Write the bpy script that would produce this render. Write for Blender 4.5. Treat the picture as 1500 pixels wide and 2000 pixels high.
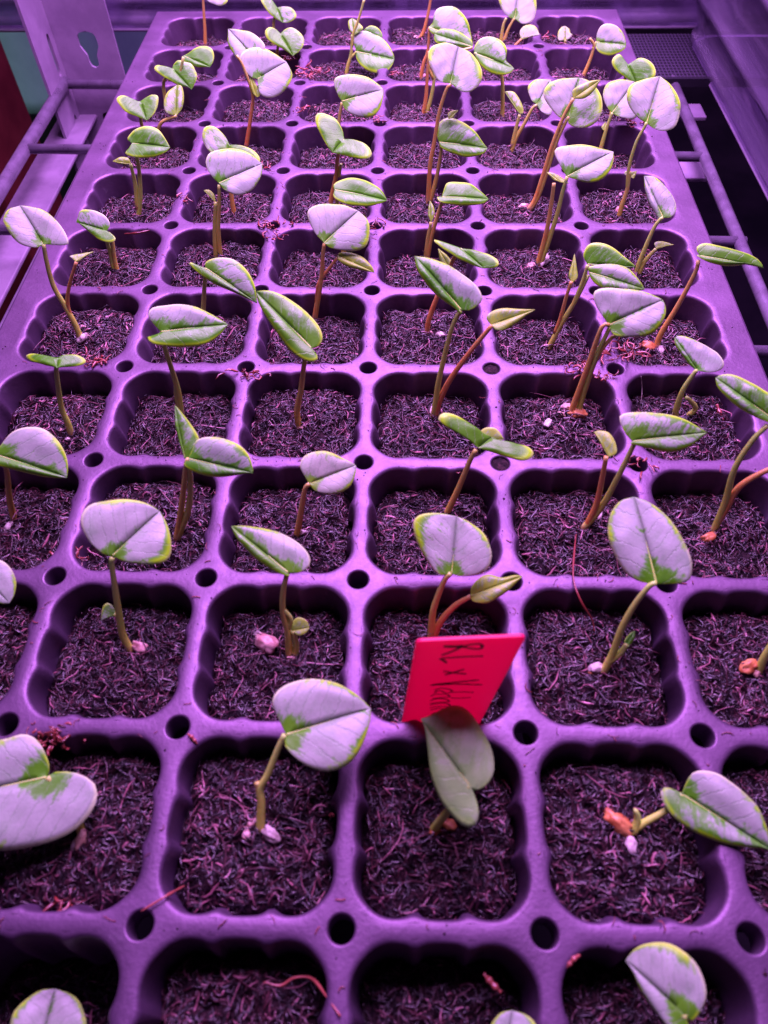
import bpy, bmesh, math, random
import numpy as np
from mathutils import Vector, Matrix, noise as mnoise

# ------------------------------------------------------------------ scene, camera, light
for o in list(bpy.data.objects): bpy.data.objects.remove(o)
scene = bpy.context.scene
C = scene.collection
random.seed(7)
CAM = np.array([0.01156580, -0.01994441, 0.177842029])
ROT = (0.629453729, 0.0117501529, 0.0205805746)
FPX = 1434.60142                                    # focal length in pixels of the 1500 x 2000 photograph
cam_data = bpy.data.cameras.new('camera'); cam = bpy.data.objects.new('camera', cam_data); C.objects.link(cam)
cam.location = CAM; cam.rotation_euler = ROT
cam_data.sensor_fit = 'HORIZONTAL'; cam_data.sensor_width = 36; cam_data.lens = 36*FPX/1500
cam_data.clip_start = .005; cam_data.clip_end = 50
cam_data.dof.use_dof = True; cam_data.dof.focus_distance = .30; cam_data.dof.aperture_fstop = 26
scene.camera = cam
world = bpy.data.worlds.new('World'); scene.world = world; world.use_nodes = True
bg = world.node_tree.nodes['Background']; bg.inputs[0].default_value = (.55, .26, .85, 1); bg.inputs[1].default_value = .04
def area(name, loc, rot, sx, sy, power, col):
    d = bpy.data.lights.new(name, 'AREA'); d.shape = 'RECTANGLE'; d.size = sx; d.size_y = sy; d.energy = power; d.color = col
    o = bpy.data.objects.new(name, d); C.objects.link(o); o.location = loc; o.rotation_euler = rot
    return o
sd = bpy.data.lights.new('tub_fill_spot', 'SPOT'); sd.energy = 17; sd.color = (.80, 1., .95); sd.spot_size = math.radians(46); sd.spot_blend = .6; sd.shadow_soft_size = .08
so = bpy.data.objects.new('tub_fill_spot', sd); C.objects.link(so); so.location = (-.95, .15, .45); so.rotation_euler = (Vector((-.50, .86, -.02))-so.location).to_track_quat('-Z', 'Y').to_euler()   # added narrow spot brightening the teal tub, stands in for room daylight
# violet LED grow lamp hanging above the tray (a long bar over each side), out of frame
LEDC = (.72, .30, 1.0)
area('grow_lamp', (.03, .48, .42), (0, 0, 0), .36, .60, 20.5, LEDC)
scene.view_settings.view_transform = 'Standard'; scene.view_settings.look = 'None'
scene.view_settings.exposure = 0; scene.view_settings.gamma = 1
scene.render.resolution_x = 768; scene.render.resolution_y = 1024
scene.render.engine = 'CYCLES'

# ------------------------------------------------------------------ pixel -> place
from mathutils import Euler
RM = np.array(Euler(ROT, 'XYZ').to_matrix())
def ray(px):
    d = RM @ np.array([(px[0]-750)/FPX, -(px[1]-1000)/FPX, -1.0]); return d/np.linalg.norm(d)
def on_plane(px, p0, n):
    d = ray(px); return CAM + d*(np.dot(np.asarray(p0)-CAM, n)/np.dot(d, n))
def on_z(px, z): return on_plane(px, (0, 0, z), np.array([0, 0, 1.]))
def on_y(px, y): return on_plane(px, (0, y, 0), np.array([0, 1., 0]))

# ------------------------------------------------------------------ helpers
def tag(o, label=None, cat=None, group=None, kind=None):
    if label: o['label'] = label
    if cat: o['category'] = cat
    if group: o['group'] = group
    if kind: o['kind'] = kind
    return o
def link(name, me, parent=None, mat=None):
    o = bpy.data.objects.new(name, me); C.objects.link(o)
    if parent: o.parent = parent
    if mat: me.materials.append(mat)
    return o
def mesh_of(name, V, F, smooth=True):
    me = bpy.data.meshes.new(name); me.from_pydata([tuple(map(float, v)) for v in V], [], F); me.update()
    if smooth: me.polygons.foreach_set('use_smooth', [True]*len(me.polygons))
    return me
def empty(name, loc=(0, 0, 0)):
    o = bpy.data.objects.new(name, None); C.objects.link(o); o.location = loc; o.empty_display_size = .01
    return o
def attr(me, name, vals, typ='FLOAT'):
    a = me.attributes.new(name, typ, 'POINT')
    if typ == 'FLOAT': a.data.foreach_set('value', np.asarray(vals, dtype=np.float32).ravel())
    else: a.data.foreach_set('vector', np.asarray(vals, dtype=np.float32).ravel())
def box(V, F, lo, hi):
    b = len(V); x0, y0, z0 = lo; x1, y1, z1 = hi
    V += [(x0,y0,z0),(x1,y0,z0),(x1,y1,z0),(x0,y1,z0),(x0,y0,z1),(x1,y0,z1),(x1,y1,z1),(x0,y1,z1)]
    F += [(b,b+3,b+2,b+1),(b+4,b+5,b+6,b+7),(b,b+1,b+5,b+4),(b+1,b+2,b+6,b+5),(b+2,b+3,b+7,b+6),(b+3,b,b+4,b+7)]
def crom(P, n, even=True):
    """smooth curve through the points P, n samples"""
    P = [np.asarray(p, float) for p in P]
    if len(P) == 2: P = [P[0], (P[0]+P[1])/2, P[1]]
    Q = [2*P[0]-P[1]] + P + [2*P[-1]-P[-2]]
    out = []
    for i in range(1, len(Q)-2):
        a, b, c, d = Q[i-1:i+3]
        for t in np.linspace(0, 1, 10, endpoint=False):
            out.append(.5*(2*b+(c-a)*t+(2*a-5*b+4*c-d)*t*t+(3*b-a-3*c+d)*t**3))
    out.append(P[-1]); out = np.array(out)
    s = np.concatenate([[0], np.cumsum(np.linalg.norm(np.diff(out, axis=0), axis=1))])
    return np.stack([np.interp(np.linspace(0, s[-1], n), s, out[:, k]) for k in range(out.shape[1])], 1)
def tube(V, F, P, R, sides=8, cap=True, T=None):
    """tube along the points P with radii R appended to V, F"""
    P = np.asarray(P, float); n = len(P); b = len(V)
    up = np.array([0, 0, 1.])
    prev = None
    for i in range(n):
        t = P[min(i+1, n-1)]-P[max(i-1, 0)]; t = t/(np.linalg.norm(t)+1e-12)
        if prev is None:
            a = np.cross(t, up if abs(t[2]) < .9 else np.array([1., 0, 0]))
        else: a = prev-t*np.dot(prev, t)
        a /= np.linalg.norm(a)+1e-12; prev = a; c = np.cross(t, a)
        r = R[i] if hasattr(R, '__len__') else R
        for k in range(sides):
            w = 2*math.pi*k/sides; V.append(P[i]+r*(math.cos(w)*a+math.sin(w)*c))
            if T is not None: T.append(i/(n-1))
    for i in range(n-1):
        for k in range(sides):
            k2 = (k+1) % sides; F.append((b+i*sides+k, b+i*sides+k2, b+(i+1)*sides+k2, b+(i+1)*sides+k))
    if cap:
        F.append(tuple(b+k for k in range(sides))[::-1]); F.append(tuple(b+(n-1)*sides+k for k in range(sides)))

# ------------------------------------------------------------------ materials
class NT:
    def __init__(s, name):
        s.m = bpy.data.materials.new(name); s.m.use_nodes = True; s.t = s.m.node_tree
        s.b = s.t.nodes['Principled BSDF']; s.out = s.t.nodes['Material Output']
    def n(s, t, **k):
        q = s.t.nodes.new(t)
        for a, v in k.items(): setattr(q, a, v)
        return q
    def set(s, sock, v):
        if isinstance(v, bpy.types.NodeSocket): s.t.links.new(v, sock)
        elif isinstance(v, (int, float)) and sock.type == 'RGBA': sock.default_value = (v, v, v, 1)
        elif isinstance(v, tuple) and sock.type == 'RGBA': sock.default_value = (*v[:3], 1)
        else: sock.default_value = v
    def math(s, op, a, b=0., c=None, clamp=False):
        q = s.n('ShaderNodeMath', operation=op, use_clamp=clamp); s.set(q.inputs[0], a); s.set(q.inputs[1], b)
        if c is not None: s.set(q.inputs[2], c)
        return q.outputs[0]
    def sstep(s, x, lo, hi):
        q = s.n('ShaderNodeMapRange', interpolation_type='SMOOTHSTEP'); s.set(q.inputs[0], x); s.set(q.inputs[1], lo); s.set(q.inputs[2], hi)
        return q.outputs[0]
    def mix(s, f, a, b):
        q = s.n('ShaderNodeMix', data_type='RGBA'); s.set(q.inputs[0], f); s.set(q.inputs[6], a); s.set(q.inputs[7], b); return q.outputs[2]
    def attr(s, name, o='Fac'):
        return s.n('ShaderNodeAttribute', attribute_name=name).outputs[o]
    def noise(s, vec, scale, detail=3, rough=.5, dist=0., w=None):
        q = s.n('ShaderNodeTexNoise')
        if w is not None: q.noise_dimensions = '4D'; s.set(q.inputs['W'], w)
        if vec is not None: s.set(q.inputs['Vector'], vec)
        q.inputs['Scale'].default_value = scale; q.inputs['Detail'].default_value = detail; q.inputs['Roughness'].default_value = rough
        q.inputs['Distortion'].default_value = dist
        return q.outputs[0]
    def obj(s): return s.n('ShaderNodeTexCoord').outputs['Object']
    def geo(s): return s.n('ShaderNodeNewGeometry').outputs['Position']
    def bump(s, h, strength, dist):
        q = s.n('ShaderNodeBump'); q.inputs['Strength'].default_value = strength; q.inputs['Distance'].default_value = dist
        s.set(q.inputs['Height'], h); s.t.links.new(q.outputs[0], s.b.inputs['Normal']); return q.outputs[0]
    def base(s, col, rough=.5, spec=.5):
        s.set(s.b.inputs['Base Color'], col); s.set(s.b.inputs['Roughness'], rough); s.set(s.b.inputs['Specular IOR Level'], spec)

def m_plastic():
    t = NT('tray_plastic'); g = t.geo()
    n1 = t.noise(g, 60, 4, .6); n2 = t.noise(g, 900, 3, .65); n3 = t.noise(g, 240, 4, .7, .6)
    col = t.mix(t.sstep(n1, .35, .7), (.038, .022, .044), (.062, .036, .070))
    col = t.mix(t.math('MULTIPLY', t.sstep(n3, .60, .74), .5), col, (.11, .085, .12))      # dusty film
    col = t.mix(t.math('MULTIPLY', t.sstep(n2, .66, .74), .55), col, (.03, .015, .02))      # specks of peat
    t.base(col, t.math('MULTIPLY_ADD', n1, .22, .39), t.math('MULTIPLY_ADD', n3, -.9, 1.25))
    t.b.inputs['IOR'].default_value = 1.6; t.b.inputs['Specular Tint'].default_value = (.98, .64, 1., 1)
    t.bump(t.math('ADD', n2, n3), .25, .0003)
    return t.m
def m_soil():
    t = NT('potting_soil'); g = t.geo()
    n = t.noise(g, 700, 5, .7)
    t.base(t.mix(t.sstep(n, .4, .7), (.008, .004, .006), (.05, .024, .028)), .9, .2)
    t.bump(n, 1, .0012); return t.m
def m_fibre(name, a, b, c):
    t = NT(name); f = t.attr('tone'); n = t.noise(t.geo(), 500, 2)
    col = t.mix(t.sstep(f, 0, .6), a, b); col = t.mix(t.sstep(f, .7, 1), col, c)
    col = t.mix(t.math('MULTIPLY', n, .5), col, a)
    t.base(col, .34, .8); return t.m
def m_leaf():
    t = NT('leaf')
    lp = t.attr('lp', 'Vector'); par = t.attr('par', 'Vector'); par2 = t.attr('par2', 'Vector'); ev = t.attr('edge')   # ev 0 midrib .. 1 margin
    sx = t.n('ShaderNodeSeparateXYZ'); t.set(sx.inputs[0], lp); x, y = sx.outputs[0], sx.outputs[1]; seed = sx.outputs[2]
    sp = t.n('ShaderNodeSeparateXYZ'); t.set(sp.inputs[0], par); lev, edge, side = sp.outputs
    sq = t.n('ShaderNodeSeparateXYZ'); t.set(sq.inputs[0], par2); base, young, under = sq.outputs
    ax = t.math('ABSOLUTE', x)
    # coordinates that run along the side veins
    along = t.math('SUBTRACT', y, t.math('MULTIPLY', ax, .75))
    cb = t.n('ShaderNodeCombineXYZ'); t.set(cb.inputs[0], t.math('MULTIPLY', x, 2.2)); t.set(cb.inputs[1], t.math('MULTIPLY', along, 5.0)); t.set(cb.inputs[2], 0.)
    n1 = t.noise(cb.outputs[0], 1.6, 4, .6, .8, w=seed)
    cb2 = t.n('ShaderNodeCombineXYZ'); t.set(cb2.inputs[0], x); t.set(cb2.inputs[1], y)
    n2 = t.noise(cb2.outputs[0], 3.0, 5, .65, .4, w=t.math('ADD', seed, 31.))
    n3 = t.noise(cb2.outputs[0], 26., 4, .65, .3, w=seed)
    d2 = t.math('ADD', t.math('MULTIPLY', x, x), t.math('MULTIPLY', y, y))
    bterm = t.math('MULTIPLY', base, t.math('POWER', 2.718, t.math('MULTIPLY', d2, -26.)))
    eterm = t.math('MULTIPLY', edge, t.math('MULTIPLY', t.sstep(ev, .62, .98), t.sstep(t.math('ADD', y, t.math('MULTIPLY', n2, .7)), .35, 1.15)))
    mterm = t.math('MULTIPLY', t.math('SUBTRACT', 1., t.sstep(ax, .0, .10)), .22)
    p = t.math('ADD', lev, t.math('MULTIPLY', t.math('SUBTRACT', n1, .5), 1.55))
    p = t.math('ADD', p, t.math('MULTIPLY', t.math('SUBTRACT', n2, .5), .7))
    p = t.math('ADD', p, t.math('MULTIPLY', side, t.math('MULTIPLY', x, 2.)))
    for q in (bterm, eterm, mterm): p = t.math('SUBTRACT', p, q)
    p = t.math('ADD', p, t.math('MULTIPLY', t.math('SUBTRACT', n3, .5), .6))
    m1 = t.sstep(p, .30, .52); mask = t.sstep(p, .48, .74)
    # veins
    wv = t.math('SINE', t.math('MULTIPLY_ADD', along, 30., t.math('MULTIPLY', n2, 9.)))
    vein = t.math('MULTIPLY', t.sstep(wv, .93, 1.), t.sstep(ax, .01, .06))
    mid = t.math('SUBTRACT', 1., t.sstep(ax, .004, .022))
    veins = t.math('MAXIMUM', t.math('MULTIPLY', vein, .42), t.math('MULTIPLY', mid, .26))
    green = t.mix(n2, (.018, .15, .004), (.12, .50, .010))
    green = t.mix(t.sstep(ev, .75, 1.), green, (.46, .97, .012))
    green = t.mix(young, green, (.38, .60, .05))
    pale = t.mix(n3, (.29, .38, .29), (.43, .53, .40))
    pale = t.mix(t.math('MULTIPLY', young, .5), pale, (.75, .78, .42))
    pale = t.mix(t.math('MULTIPLY', t.sstep(t.math('ADD', t.math('MULTIPLY', n2, .6), t.math('MULTIPLY', n1, .4)), .44, .66), .55), pale, (.19, .36, .17)); pale = t.mix(veins, pale, (.20, .36, .18))
    pale = t.mix(t.math('MULTIPLY', t.sstep(ev, .92, .98), .75), pale, (.72, .95, .42))
    green = t.mix(t.math('MULTIPLY', veins, .5), green, (.30, .45, .22))
    green = t.mix(t.math('MULTIPLY', t.sstep(ev, .93, .985), .85), green, (.66, .95, .22))
    green = t.mix(t.math('MULTIPLY', m1, .55), green, t.mix(n3, (.13, .40, .08), (.22, .50, .14)))
    col = t.mix(mask, green, pale)
    col = t.mix(t.math('MULTIPLY', under, .7), col, t.mix(n2, (.20, .66, .06), (.60, .84, .42)))
    t.base(col, .38, .45)
    h = t.math('SUBTRACT', t.math('MULTIPLY', n3, .35), t.math('MULTIPLY', veins, 1.))
    nb = t.bump(h, .35, .0005)
    tr = t.n('ShaderNodeBsdfTranslucent'); t.set(tr.inputs[0], t.mix(.35, col, (.35, .62, .10)))
    ms = t.n('ShaderNodeMixShader'); ms.inputs[0].default_value = .24
    t.t.links.new(t.b.outputs[0], ms.inputs[1]); t.t.links.new(tr.outputs[0], ms.inputs[2]); t.t.links.new(ms.outputs[0], t.out.inputs[0])
    return t.m
def m_stem():
    t = NT('stem'); f = t.attr('along'); red = t.attr('red'); n = t.noise(t.geo(), 260, 3, .6)
    g = t.mix(f, (.58, .76, .09), (.40, .66, .13)); r = t.mix(f, (.74, .11, .055), (.55, .23, .09))
    col = t.mix(t.math('ADD', t.math('MULTIPLY', red, .9), t.math('MULTIPLY', t.math('SUBTRACT', n, .5), .45), clamp=True), g, r)
    col = t.mix(t.math('SUBTRACT', 1., t.sstep(f, .02, .13)), col, t.mix(n, (.55, .42, .12), (.70, .55, .30)))
    t.base(col, .42, .5); t.b.inputs['Subsurface Weight'].default_value = .7
    t.b.inputs['Subsurface Radius'].default_value = (.002, .001, .0005)
    t.bump(t.noise(t.geo(), 900, 2), .2, .0003); return t.m
def m_seed(name, a, b):
    t = NT(name); n = t.noise(t.geo(), 450, 4, .6); t.base(t.mix(t.sstep(n, .35, .65), a, b), .45, .5); t.bump(n, .5, .0006); return t.m
def m_simple(name, a, b, rough, scale=80, spec=.5, metal=0., bump=.15, bd=.0004):
    t = NT(name); n = t.noise(t.geo(), scale, 4, .6); t.base(t.mix(t.sstep(n, .35, .68), a, b), t.math('MULTIPLY_ADD', n, .2, rough-.1), spec)
    t.b.inputs['Metallic'].default_value = metal; t.bump(t.noise(t.geo(), scale*8, 3), bump, bd); return t.m
def m_clear():
    t = NT('cloudy_clear_plastic'); g = t.geo(); mp = t.n('ShaderNodeMapping'); t.set(mp.inputs[0], g); mp.inputs['Scale'].default_value = (1., .12, 1.6); n = t.noise(mp.outputs[0], 34, 4, .6, .2); n2 = t.noise(g, 500, 2, .6)
    t.base(t.mix(t.sstep(n, .35, .7), (.10, .08, .12), (.19, .15, .22)), t.math('MULTIPLY_ADD', n2, .2, .10), 1.)
    t.bump(n2, .08, .0002)
    tp = t.n('ShaderNodeBsdfTransparent'); tp.inputs[0].default_value = (.80, .72, .90, 1)
    ms = t.n('ShaderNodeMixShader'); t.set(ms.inputs[0], t.math('MULTIPLY_ADD', t.sstep(n, .3, .75), .40, .34))
    t.t.links.new(tp.outputs[0], ms.inputs[1]); t.t.links.new(t.b.outputs[0], ms.inputs[2]); t.t.links.new(ms.outputs[0], t.out.inputs[0])
    return t.m
MAT = dict(plastic=m_plastic(), soil=m_soil(), leaf=m_leaf(), stem=m_stem(), clear=m_clear(),
    fibre=m_fibre('coir_fibre', (.004, .0015, .002), (.088, .025, .034), (.50, .20, .24)),
    redfibre=m_fibre('red_coir_fibre', (.08, .014, .010), (.26, .045, .032), (.36, .10, .07)),
    pink=m_seed('pink_seed', (.42, .20, .17), (.66, .46, .38)), white=m_seed('white_root', (.36, .30, .25), (.62, .58, .50)),
    orange=m_seed('orange_seed', (.34, .10, .025), (.60, .29, .09)), tan=m_seed('tan_husk', (.30, .17, .10), (.52, .36, .24)),
    card=m_simple('red_card', (.86, .016, .05), (.90, .022, .06), .42, 60, .45, 0, .05),
    ink=m_simple('marker_ink', (.016, .006, .008), (.03, .008, .012), .5, 300),
    steel=m_simple('painted_steel', (.15, .12, .17), (.22, .18, .25), .3, 120, .5, .35),
    plate=m_simple('shelf_steel_plate', (.15, .11, .165), (.20, .15, .215), .5, 60, .4),
    lip=m_simple('bin_lip_plastic', (.34, .27, .38), (.44, .36, .48), .2, 60, .9),
    postm=m_simple('upright_enamel', (.20, .15, .22), (.26, .20, .28), .45, 50, .4),
    dark=m_simple('dark_floor', (.010, .008, .014), (.022, .016, .026), .8, 12, .2),
    teal=m_simple('teal_plastic', (.22, .42, .36), (.27, .50, .43), .5, 20, .4),
    maroon=m_simple('maroon_paint', (.10, .012, .014), (.14, .02, .02), .6, 30, .3))
def m_mesh():
    t = NT('fine_black_mesh'); g = t.geo(); sx = t.n('ShaderNodeSeparateXYZ'); t.set(sx.inputs[0], g)
    a = t.math('SINE', t.math('MULTIPLY', sx.outputs[0], 2600.)); b = t.math('SINE', t.math('MULTIPLY', sx.outputs[1], 1500.))
    f = t.sstep(t.math('MAXIMUM', a, t.math('MULTIPLY', b, .8)), .3, .9)
    t.base(t.mix(f, (.006, .005, .008), (.05, .038, .065)), .5, .4); t.bump(f, .6, .001); return t.m
def m_card():                                         # thin red plastic, lets the lamp behind it glow through
    t = NT('red_card'); n = t.noise(t.geo(), 60, 4, .6); t.base(t.mix(n, (.80, .02, .16), (.88, .026, .19)), .4, .45)
    tr = t.n('ShaderNodeBsdfTranslucent'); tr.inputs[0].default_value = (.92, .014, .24, 1); ms = t.n('ShaderNodeMixShader'); ms.inputs[0].default_value = .5
    t.t.links.new(t.b.outputs[0], ms.inputs[1]); t.t.links.new(tr.outputs[0], ms.inputs[2]); t.t.links.new(ms.outputs[0], t.out.inputs[0]); return t.m
MAT['card'] = m_card()
MAT['mesh'] = m_mesh()

# ------------------------------------------------------------------ the tray
P = .043; NC, NR = 6, 12; HALF = .0202; RC = .0098; HOLE = .0028; HOLE_O = .0034
def outline(theta, inset, ribs):
    """cell opening in direction theta: rounded square with two inward ribs on each side"""
    a = HALF-inset; rc = max(RC-inset*.5, .003)
    c, s = math.cos(theta), math.sin(theta); ca, sa = abs(c), abs(s)
    r = a/max(ca, sa)
    k = a-rc
    if r*min(ca, sa) > k:                            # inside the corner arc
        b = k*(ca+sa); r = b+math.sqrt(max(b*b-2*k*k+rc*rc, 0))
    x, y = r*c, r*s
    t = (y if ca > sa else x)/HALF
    w = sum(math.exp(-((t-q)/.085)**2) for q in (-.30, .30))
    w -= .25*sum(math.exp(-((t-q)/.16)**2) for q in (-.66, 0, .66))
    f = 1-ribs*w/max(r, 1e-6)
    return x*f, y*f
def tile_outer(corners):
    """outline of one tile (square with quarter holes at the given corners), counter clockwise from angle 0"""
    h = P/2; pts = []
    cs = [(1, 1), (-1, 1), (-1, -1), (1, -1)]
    for i, (cx, cy) in enumerate(cs):
        pc = cs[i-1]
        if corners[i]:
            a0 = math.radians({0: 270, 1: 0, 2: 90, 3: 180}[i]); arc = [(cx*h+HOLE_O*math.cos(a0-math.radians(90)*q/8), cy*h+HOLE_O*math.sin(a0-math.radians(90)*q/8)) for q in range(9)]
        else: arc = [(cx*h, cy*h)]
        prev = pts[-1] if pts else None
        pts.append(('side', i)); pts += [('p', q) for q in arc]
    # expand sides
    flat = []; arcs = []
    groups = []; cur = None
    for it in pts:
        if it[0] == 'side': cur = []; groups.append(cur)
        else: cur.append(it[1])
    out = []
    for i in range(4):
        start = groups[i-1][-1]; end = groups[i][0]
        for q in range(1, 14): out.append((start[0]+(end[0]-start[0])*q/14, start[1]+(end[1]-start[1])*q/14, False))
        isarc = len(groups[i]) > 1
        for g in groups[i]: out.append((g[0], g[1], isarc))
    return out
LIPRIB = .00035
def deck_mesh():
    V, F = [], []
    rnd = random.Random(3)
    for r in range(NR):
        for c in range(NC):
            cx, cy = (c-2.5)*P, (r-.5)*P
            cor = (c < NC-1 and r < NR-1, c > 0 and r < NR-1, c > 0 and r > 0, c < NC-1 and r > 0)
            o = tile_outer(cor); n = len(o); b = len(V)
            for (x, y, h) in o: V.append((cx+x, cy+y, 0))
            for fr in (.12, .55):
                for (x, y, h) in o:
                    ix, iy = outline(math.atan2(y, x), 0, LIPRIB); V.append((cx+x+(ix-x)*fr, cy+y+(iy-y)*fr, 0.0))
            for (x, y, h) in o:
                ix, iy = outline(math.atan2(y, x), 0, LIPRIB); V.append((cx+ix, cy+iy, -.00012))
            for k in range(3):
                for i in range(n):
                    j = (i+1) % n; F.append((b+k*n+i, b+k*n+j, b+(k+1)*n+j, b+(k+1)*n+i))
    bm = bmesh.new(); vs = [bm.verts.new(v) for v in V]
    for f in F: bm.faces.new([vs[i] for i in f])
    bmesh.ops.remove_doubles(bm, verts=bm.verts, dist=2e-6)
    me = bpy.data.meshes.new('deck'); bm.to_mesh(me); bm.free()
    me.polygons.foreach_set('use_smooth', [True]*len(me.polygons)); return me
def collar_mesh():
    V, F = [], []; n = 32; pr = [(HOLE_O, 0), (HOLE_O-.0003, -.00006), (HOLE_O-.0005, -.0003), (HOLE, -.0008), (HOLE, -.008)]
    for r, z in pr:
        for i in range(n): V.append((r*math.cos(2*math.pi*i/n), r*math.sin(2*math.pi*i/n), z))
    for k in range(len(pr)-1):
        for i in range(n): j = (i+1) % n; F.append((k*n+j, k*n+i, (k+1)*n+i, (k+1)*n+j))
    return mesh_of('hole_collar', V, F)
def cell_mesh():
    N = 112; V, F = [], []; rings = []
    R = .0012
    for q in range(6):
        a = math.pi/2*q/5; rings.append((R*math.sin(a), -.00012-R*(1-math.cos(a)), LIPRIB+.0006*q/5))
    for z, ribs in ((-.003, .0014), (-.006, .0017), (-.012, .0018), (-.022, .0016), (-.036, .0012)):
        rings.append((R+.0026*(-z-.0012)/.034, z, ribs))
    for ins, z, rb in rings:
        for i in range(N):
            x, y = outline(2*math.pi*i/N, ins, rb); V.append((x, y, z))
    for k in range(len(rings)-1):
        for i in range(N):
            j = (i+1) % N; F.append((k*N+i, k*N+j, (k+1)*N+j, (k+1)*N+i))
    F.append(tuple((len(rings)-1)*N+i for i in range(N)))
    return mesh_of('cell', V, F)
tray = tag(empty('cell_tray', (0, 0, 0)), 'long violet lit plastic plug tray with six columns of square cells', 'tray')
deck = link('deck', deck_mesh(), tray, MAT['plastic'])
cm = cell_mesh(); cm.materials.append(MAT['plastic'])
for r in range(NR):
    for c in range(NC):
        o = link('cell', cm, tray); o.location = ((c-2.5)*P, (r-.5)*P, 0)
hm = collar_mesh(); hm.materials.append(MAT['plastic'])
for r in range(NR-1):
    for c in range(1, NC): o = link('hole_collar', hm, tray); o.location = ((c-3)*P, r*P, 0)
# rim: flat flange with a folded skirt round the deck
XR, YF, YB = .1364, -1.16*P, 11.14*P
V, F = [], []
loops = [[(3*P, -P, 0), (3*P, 11*P, 0), (-3*P, 11*P, 0), (-3*P, -P, 0)]]
for d, z in ((0, 0), (.0007, -.0003), (.001, -.001), (.0016, -.006), (.0044, -.0065)):
    loops.append([(XR+d, YF-d, z), (XR+d, YB+d, z), (-XR-d, YB+d, z), (-XR-d, YF-d, z)])
for lp in loops: V += lp
for k in range(len(loops)-1):
    for i in range(4):
        j = (i+1) % 4; F.append((4*k+i, 4*k+j, 4*k+4+j, 4*k+4+i))
rim = link('rim', mesh_of('rim', V, F, False), tray, MAT['plastic'])
for px in ((961, 717), (979, 904)):                    # two holes stopped with soil
    p = on_z(px, -.001); k = round(p[0]/P)*P; y = round(p[1]/P)*P
    V, F = [], []
    for i in range(16): V.append((k+HOLE*.98*math.cos(i*math.pi/8), y+HOLE*.98*math.sin(i*math.pi/8), -.0012+.0006*random.random()))
    V.append((k, y, -.0002)); F = [(i, (i+1) % 16, 16) for i in range(16)]
    link('hole_filling', mesh_of('hole_filling', V, F), tray, MAT['soil'])

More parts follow.
